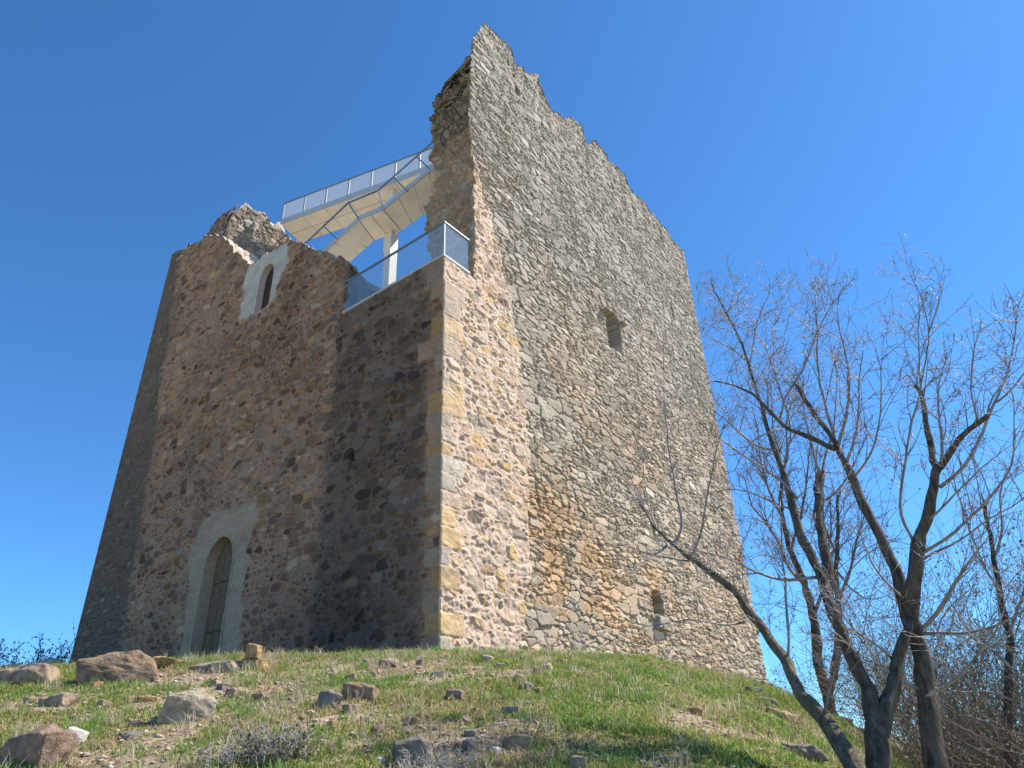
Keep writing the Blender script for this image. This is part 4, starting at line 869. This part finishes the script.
T5 = [
 ([(1012, 795), (1010, 737), (1012, 669), (1008, 637), (1001, 594), (995, 556), (988, 521), (984, 500)], 9, 3, .5),
 ([(1008, 637), (1022, 600), (1035, 560), (1040, 520)], 4, 1, .3),
 ([(995, 556), (1004, 530), (1000, 500), (1006, 470)], 3, 1, .3),
 ([(1001, 594), (985, 570), (972, 540), (965, 512)], 3, 1, -.3),
 ([(1012, 669), (992, 650), (970, 640), (955, 610)], 3.4, 1, -.4),
 ([(1011, 700), (990, 690), (965, 694), (945, 690), (935, 680)], 3.4, 1, -.6),
 ([(1010, 740), (985, 720), (960, 716), (940, 700)], 3.2, 1, -.5),
]
make_tree('bare_tree', 10.5, T5, 'slender dark bare tree rising out of the thicket at the right edge', 5, 1500, m_tr=M_BARKD, lmul=.7, dens=1.0)
# ------------------------------------------------------------------ shrubs
def leafmat(name, c): return mat(name, base=c, rough=.8, noise=(5, .6, 1.4))
def make_shrub(name, loc, hgt, spread, nst, seed, label, m_tw, leaf=None, nleaf=0, cat='shrub', grp=None, lev=2, rr=.006, upb=.3, budget=3000, lsz=1.0):
    rnd = random.Random(seed); mb = MB(); stat = [budget]; loc = np.array(loc, float)
    for _ in range(nst):
        th = rnd.uniform(0, 6.283); rad = spread * .35 * rnd.random() ** .5; b = loc + np.array([math.cos(th) * rad, math.sin(th) * rad, -.08]); b[2] = gz(b[0], b[1]) - .05 if loc[2] < 50 else b[2]
        d = np.array([math.cos(th) * rnd.uniform(.05, .6), math.sin(th) * rnd.uniform(.05, .6), 1.]); d /= np.linalg.norm(d)
        twig(mb, b, d, hgt * rnd.uniform(.55, 1.05), rr * rnd.uniform(.6, 1.5), lev, rnd, stat, .3, upb)
    s = empty(name, tuple(loc), label, cat, grp); mb.build('stem', m_tw, s)
    if nleaf:
        V_ = np.array(mb.V); idx = np.array([rnd.randrange(len(V_)) for _ in range(nleaf)]); c = V_[idx] + rng.normal(0, .03, (nleaf, 3)); q = rng.normal(0, 1, (nleaf, 3)); q /= np.linalg.norm(q, axis=1)[:, None]; r2 = np.cross(q, rng.normal(0, 1, (nleaf, 3))); r2 /= np.linalg.norm(r2, axis=1)[:, None]; a_ = (.010 + .014 * rng.random(nleaf))[:, None] * lsz
        Vq = np.stack([c - q * a_, c + r2 * a_ * .7, c + q * a_, c - r2 * a_ * .7], 1); rawmesh('leaves', Vq.reshape(-1, 3), np.arange(4 * nleaf).reshape(-1, 4), leaf, s)
    return s
BRT = mat('brown_twig', base=(.17, .13, .095), rough=.85, noise=(3, .6, 1.5)); GRT = mat('grey_twig', base=(.36, .33, .30), rough=.85, noise=(3, .6, 1.4)); DKT = mat('evergreen_twig', base=(.05, .05, .04), rough=.9)
OLV = leafmat('olive_leaf', (.13, .13, .035)); BRL = leafmat('brown_leaf', (.16, .09, .05)); DKG = leafmat('dark_leaf', (.035, .06, .03))
def ground_pt(px, d):
    p = at(px, 700, dist=d); return np.array([p[0], p[1], float(gz(p[0], p[1]))])
SH = [(955, 12.5, 3.0, 1.7, 'brown bare shrub just behind the tall mossy trunk'), (985, 13.5, 3.6, 1.9, 'brown bare shrub with olive buds in the middle of the thicket'), (1015, 12.5, 3.6, 1.9, 'dense brown shrub behind the slender dark tree at the right edge'), (1045, 11.8, 4.2, 2.0, 'tall brown shrub cut off by the right edge of the view'), (1000, 9.6, 1.9, 1.6, 'tangled low grey brown shrub at the lower right corner'), (962, 10.4, 1.5, 1.4, 'low tangled shrub at the foot of the tall mossy trunk'), (935, 15.5, 2.6, 1.8, 'thin brown shrub seen between the two big trunks')]
for q, (px, d, h, sp, lab) in enumerate(SH):
    make_shrub('bare_shrub', ground_pt(px, d), h, sp, 70, 40 + q, lab, BRT, [OLV, OLV, BRL, OLV, BRL, OLV, BRL][q], 2600 if q not in (4, 5) else 900, grp='shrubs of the right thicket', budget=3000, rr=.008)
make_shrub('bare_shrub', ground_pt(862, 19.5), 2.0, 1.8, 26, 61, 'thin bluish brown shrub beyond the shoulder left of the forked trunk', BRT, grp='shrubs beyond the shoulder', budget=700)
make_shrub('bare_shrub', ground_pt(905, 18.5), 2.4, 2.0, 26, 62, 'thin brown shrub beyond the shoulder between the forked and the mossy trunk', BRT, grp='shrubs beyond the shoulder', budget=700)
make_shrub('bare_shrub', ground_pt(790, 24), 1.6, 1.4, 14, 63, 'sparse low shrub beyond the hill right beside the tower end', BRT, grp='shrubs beyond the shoulder', budget=300)
p = ground_at(275, 764); make_shrub('dry_bush', p, .30, .36, 80, 70, 'dry grey leafless bush in the grass at bottom left of centre', GRT, OLV, 500, 'bush', rr=.004, upb=.0, budget=1500)
p = ground_at(440, 775); make_shrub('dry_bush', p, .22, .6, 90, 71, 'flattened tangle of dry grey twigs beside the dark pointed boulder', GRT, None, 0, 'bush', rr=.003, upb=-.2, budget=900)
p = ground_at(222, 768); make_shrub('dry_bush', p, .22, .5, 60, 73, 'small grey thorny bush at the bottom edge left of the larger dry bush', GRT, None, 0, 'bush', rr=.003, upb=-.1, budget=600)
def left_bush(px, d, ytop, seed, lab):
    b = ground_pt(px, d); top = at(px, ytop, dist=d)[2]; make_shrub('evergreen_shrub', b, (top - b[2]) * .78, (top - b[2]) * 1.0, 30, seed, lab, DKT, DKG, 3200, 'shrub', 'dark shrubs left of the tower', rr=.02, upb=.1, budget=1600, lsz=1.8)
left_bush(24, 30, 616, 80, 'dark shrub on the skyline at far left'); left_bush(58, 31, 618, 81, 'dark shrub on the skyline touching the tower left edge')
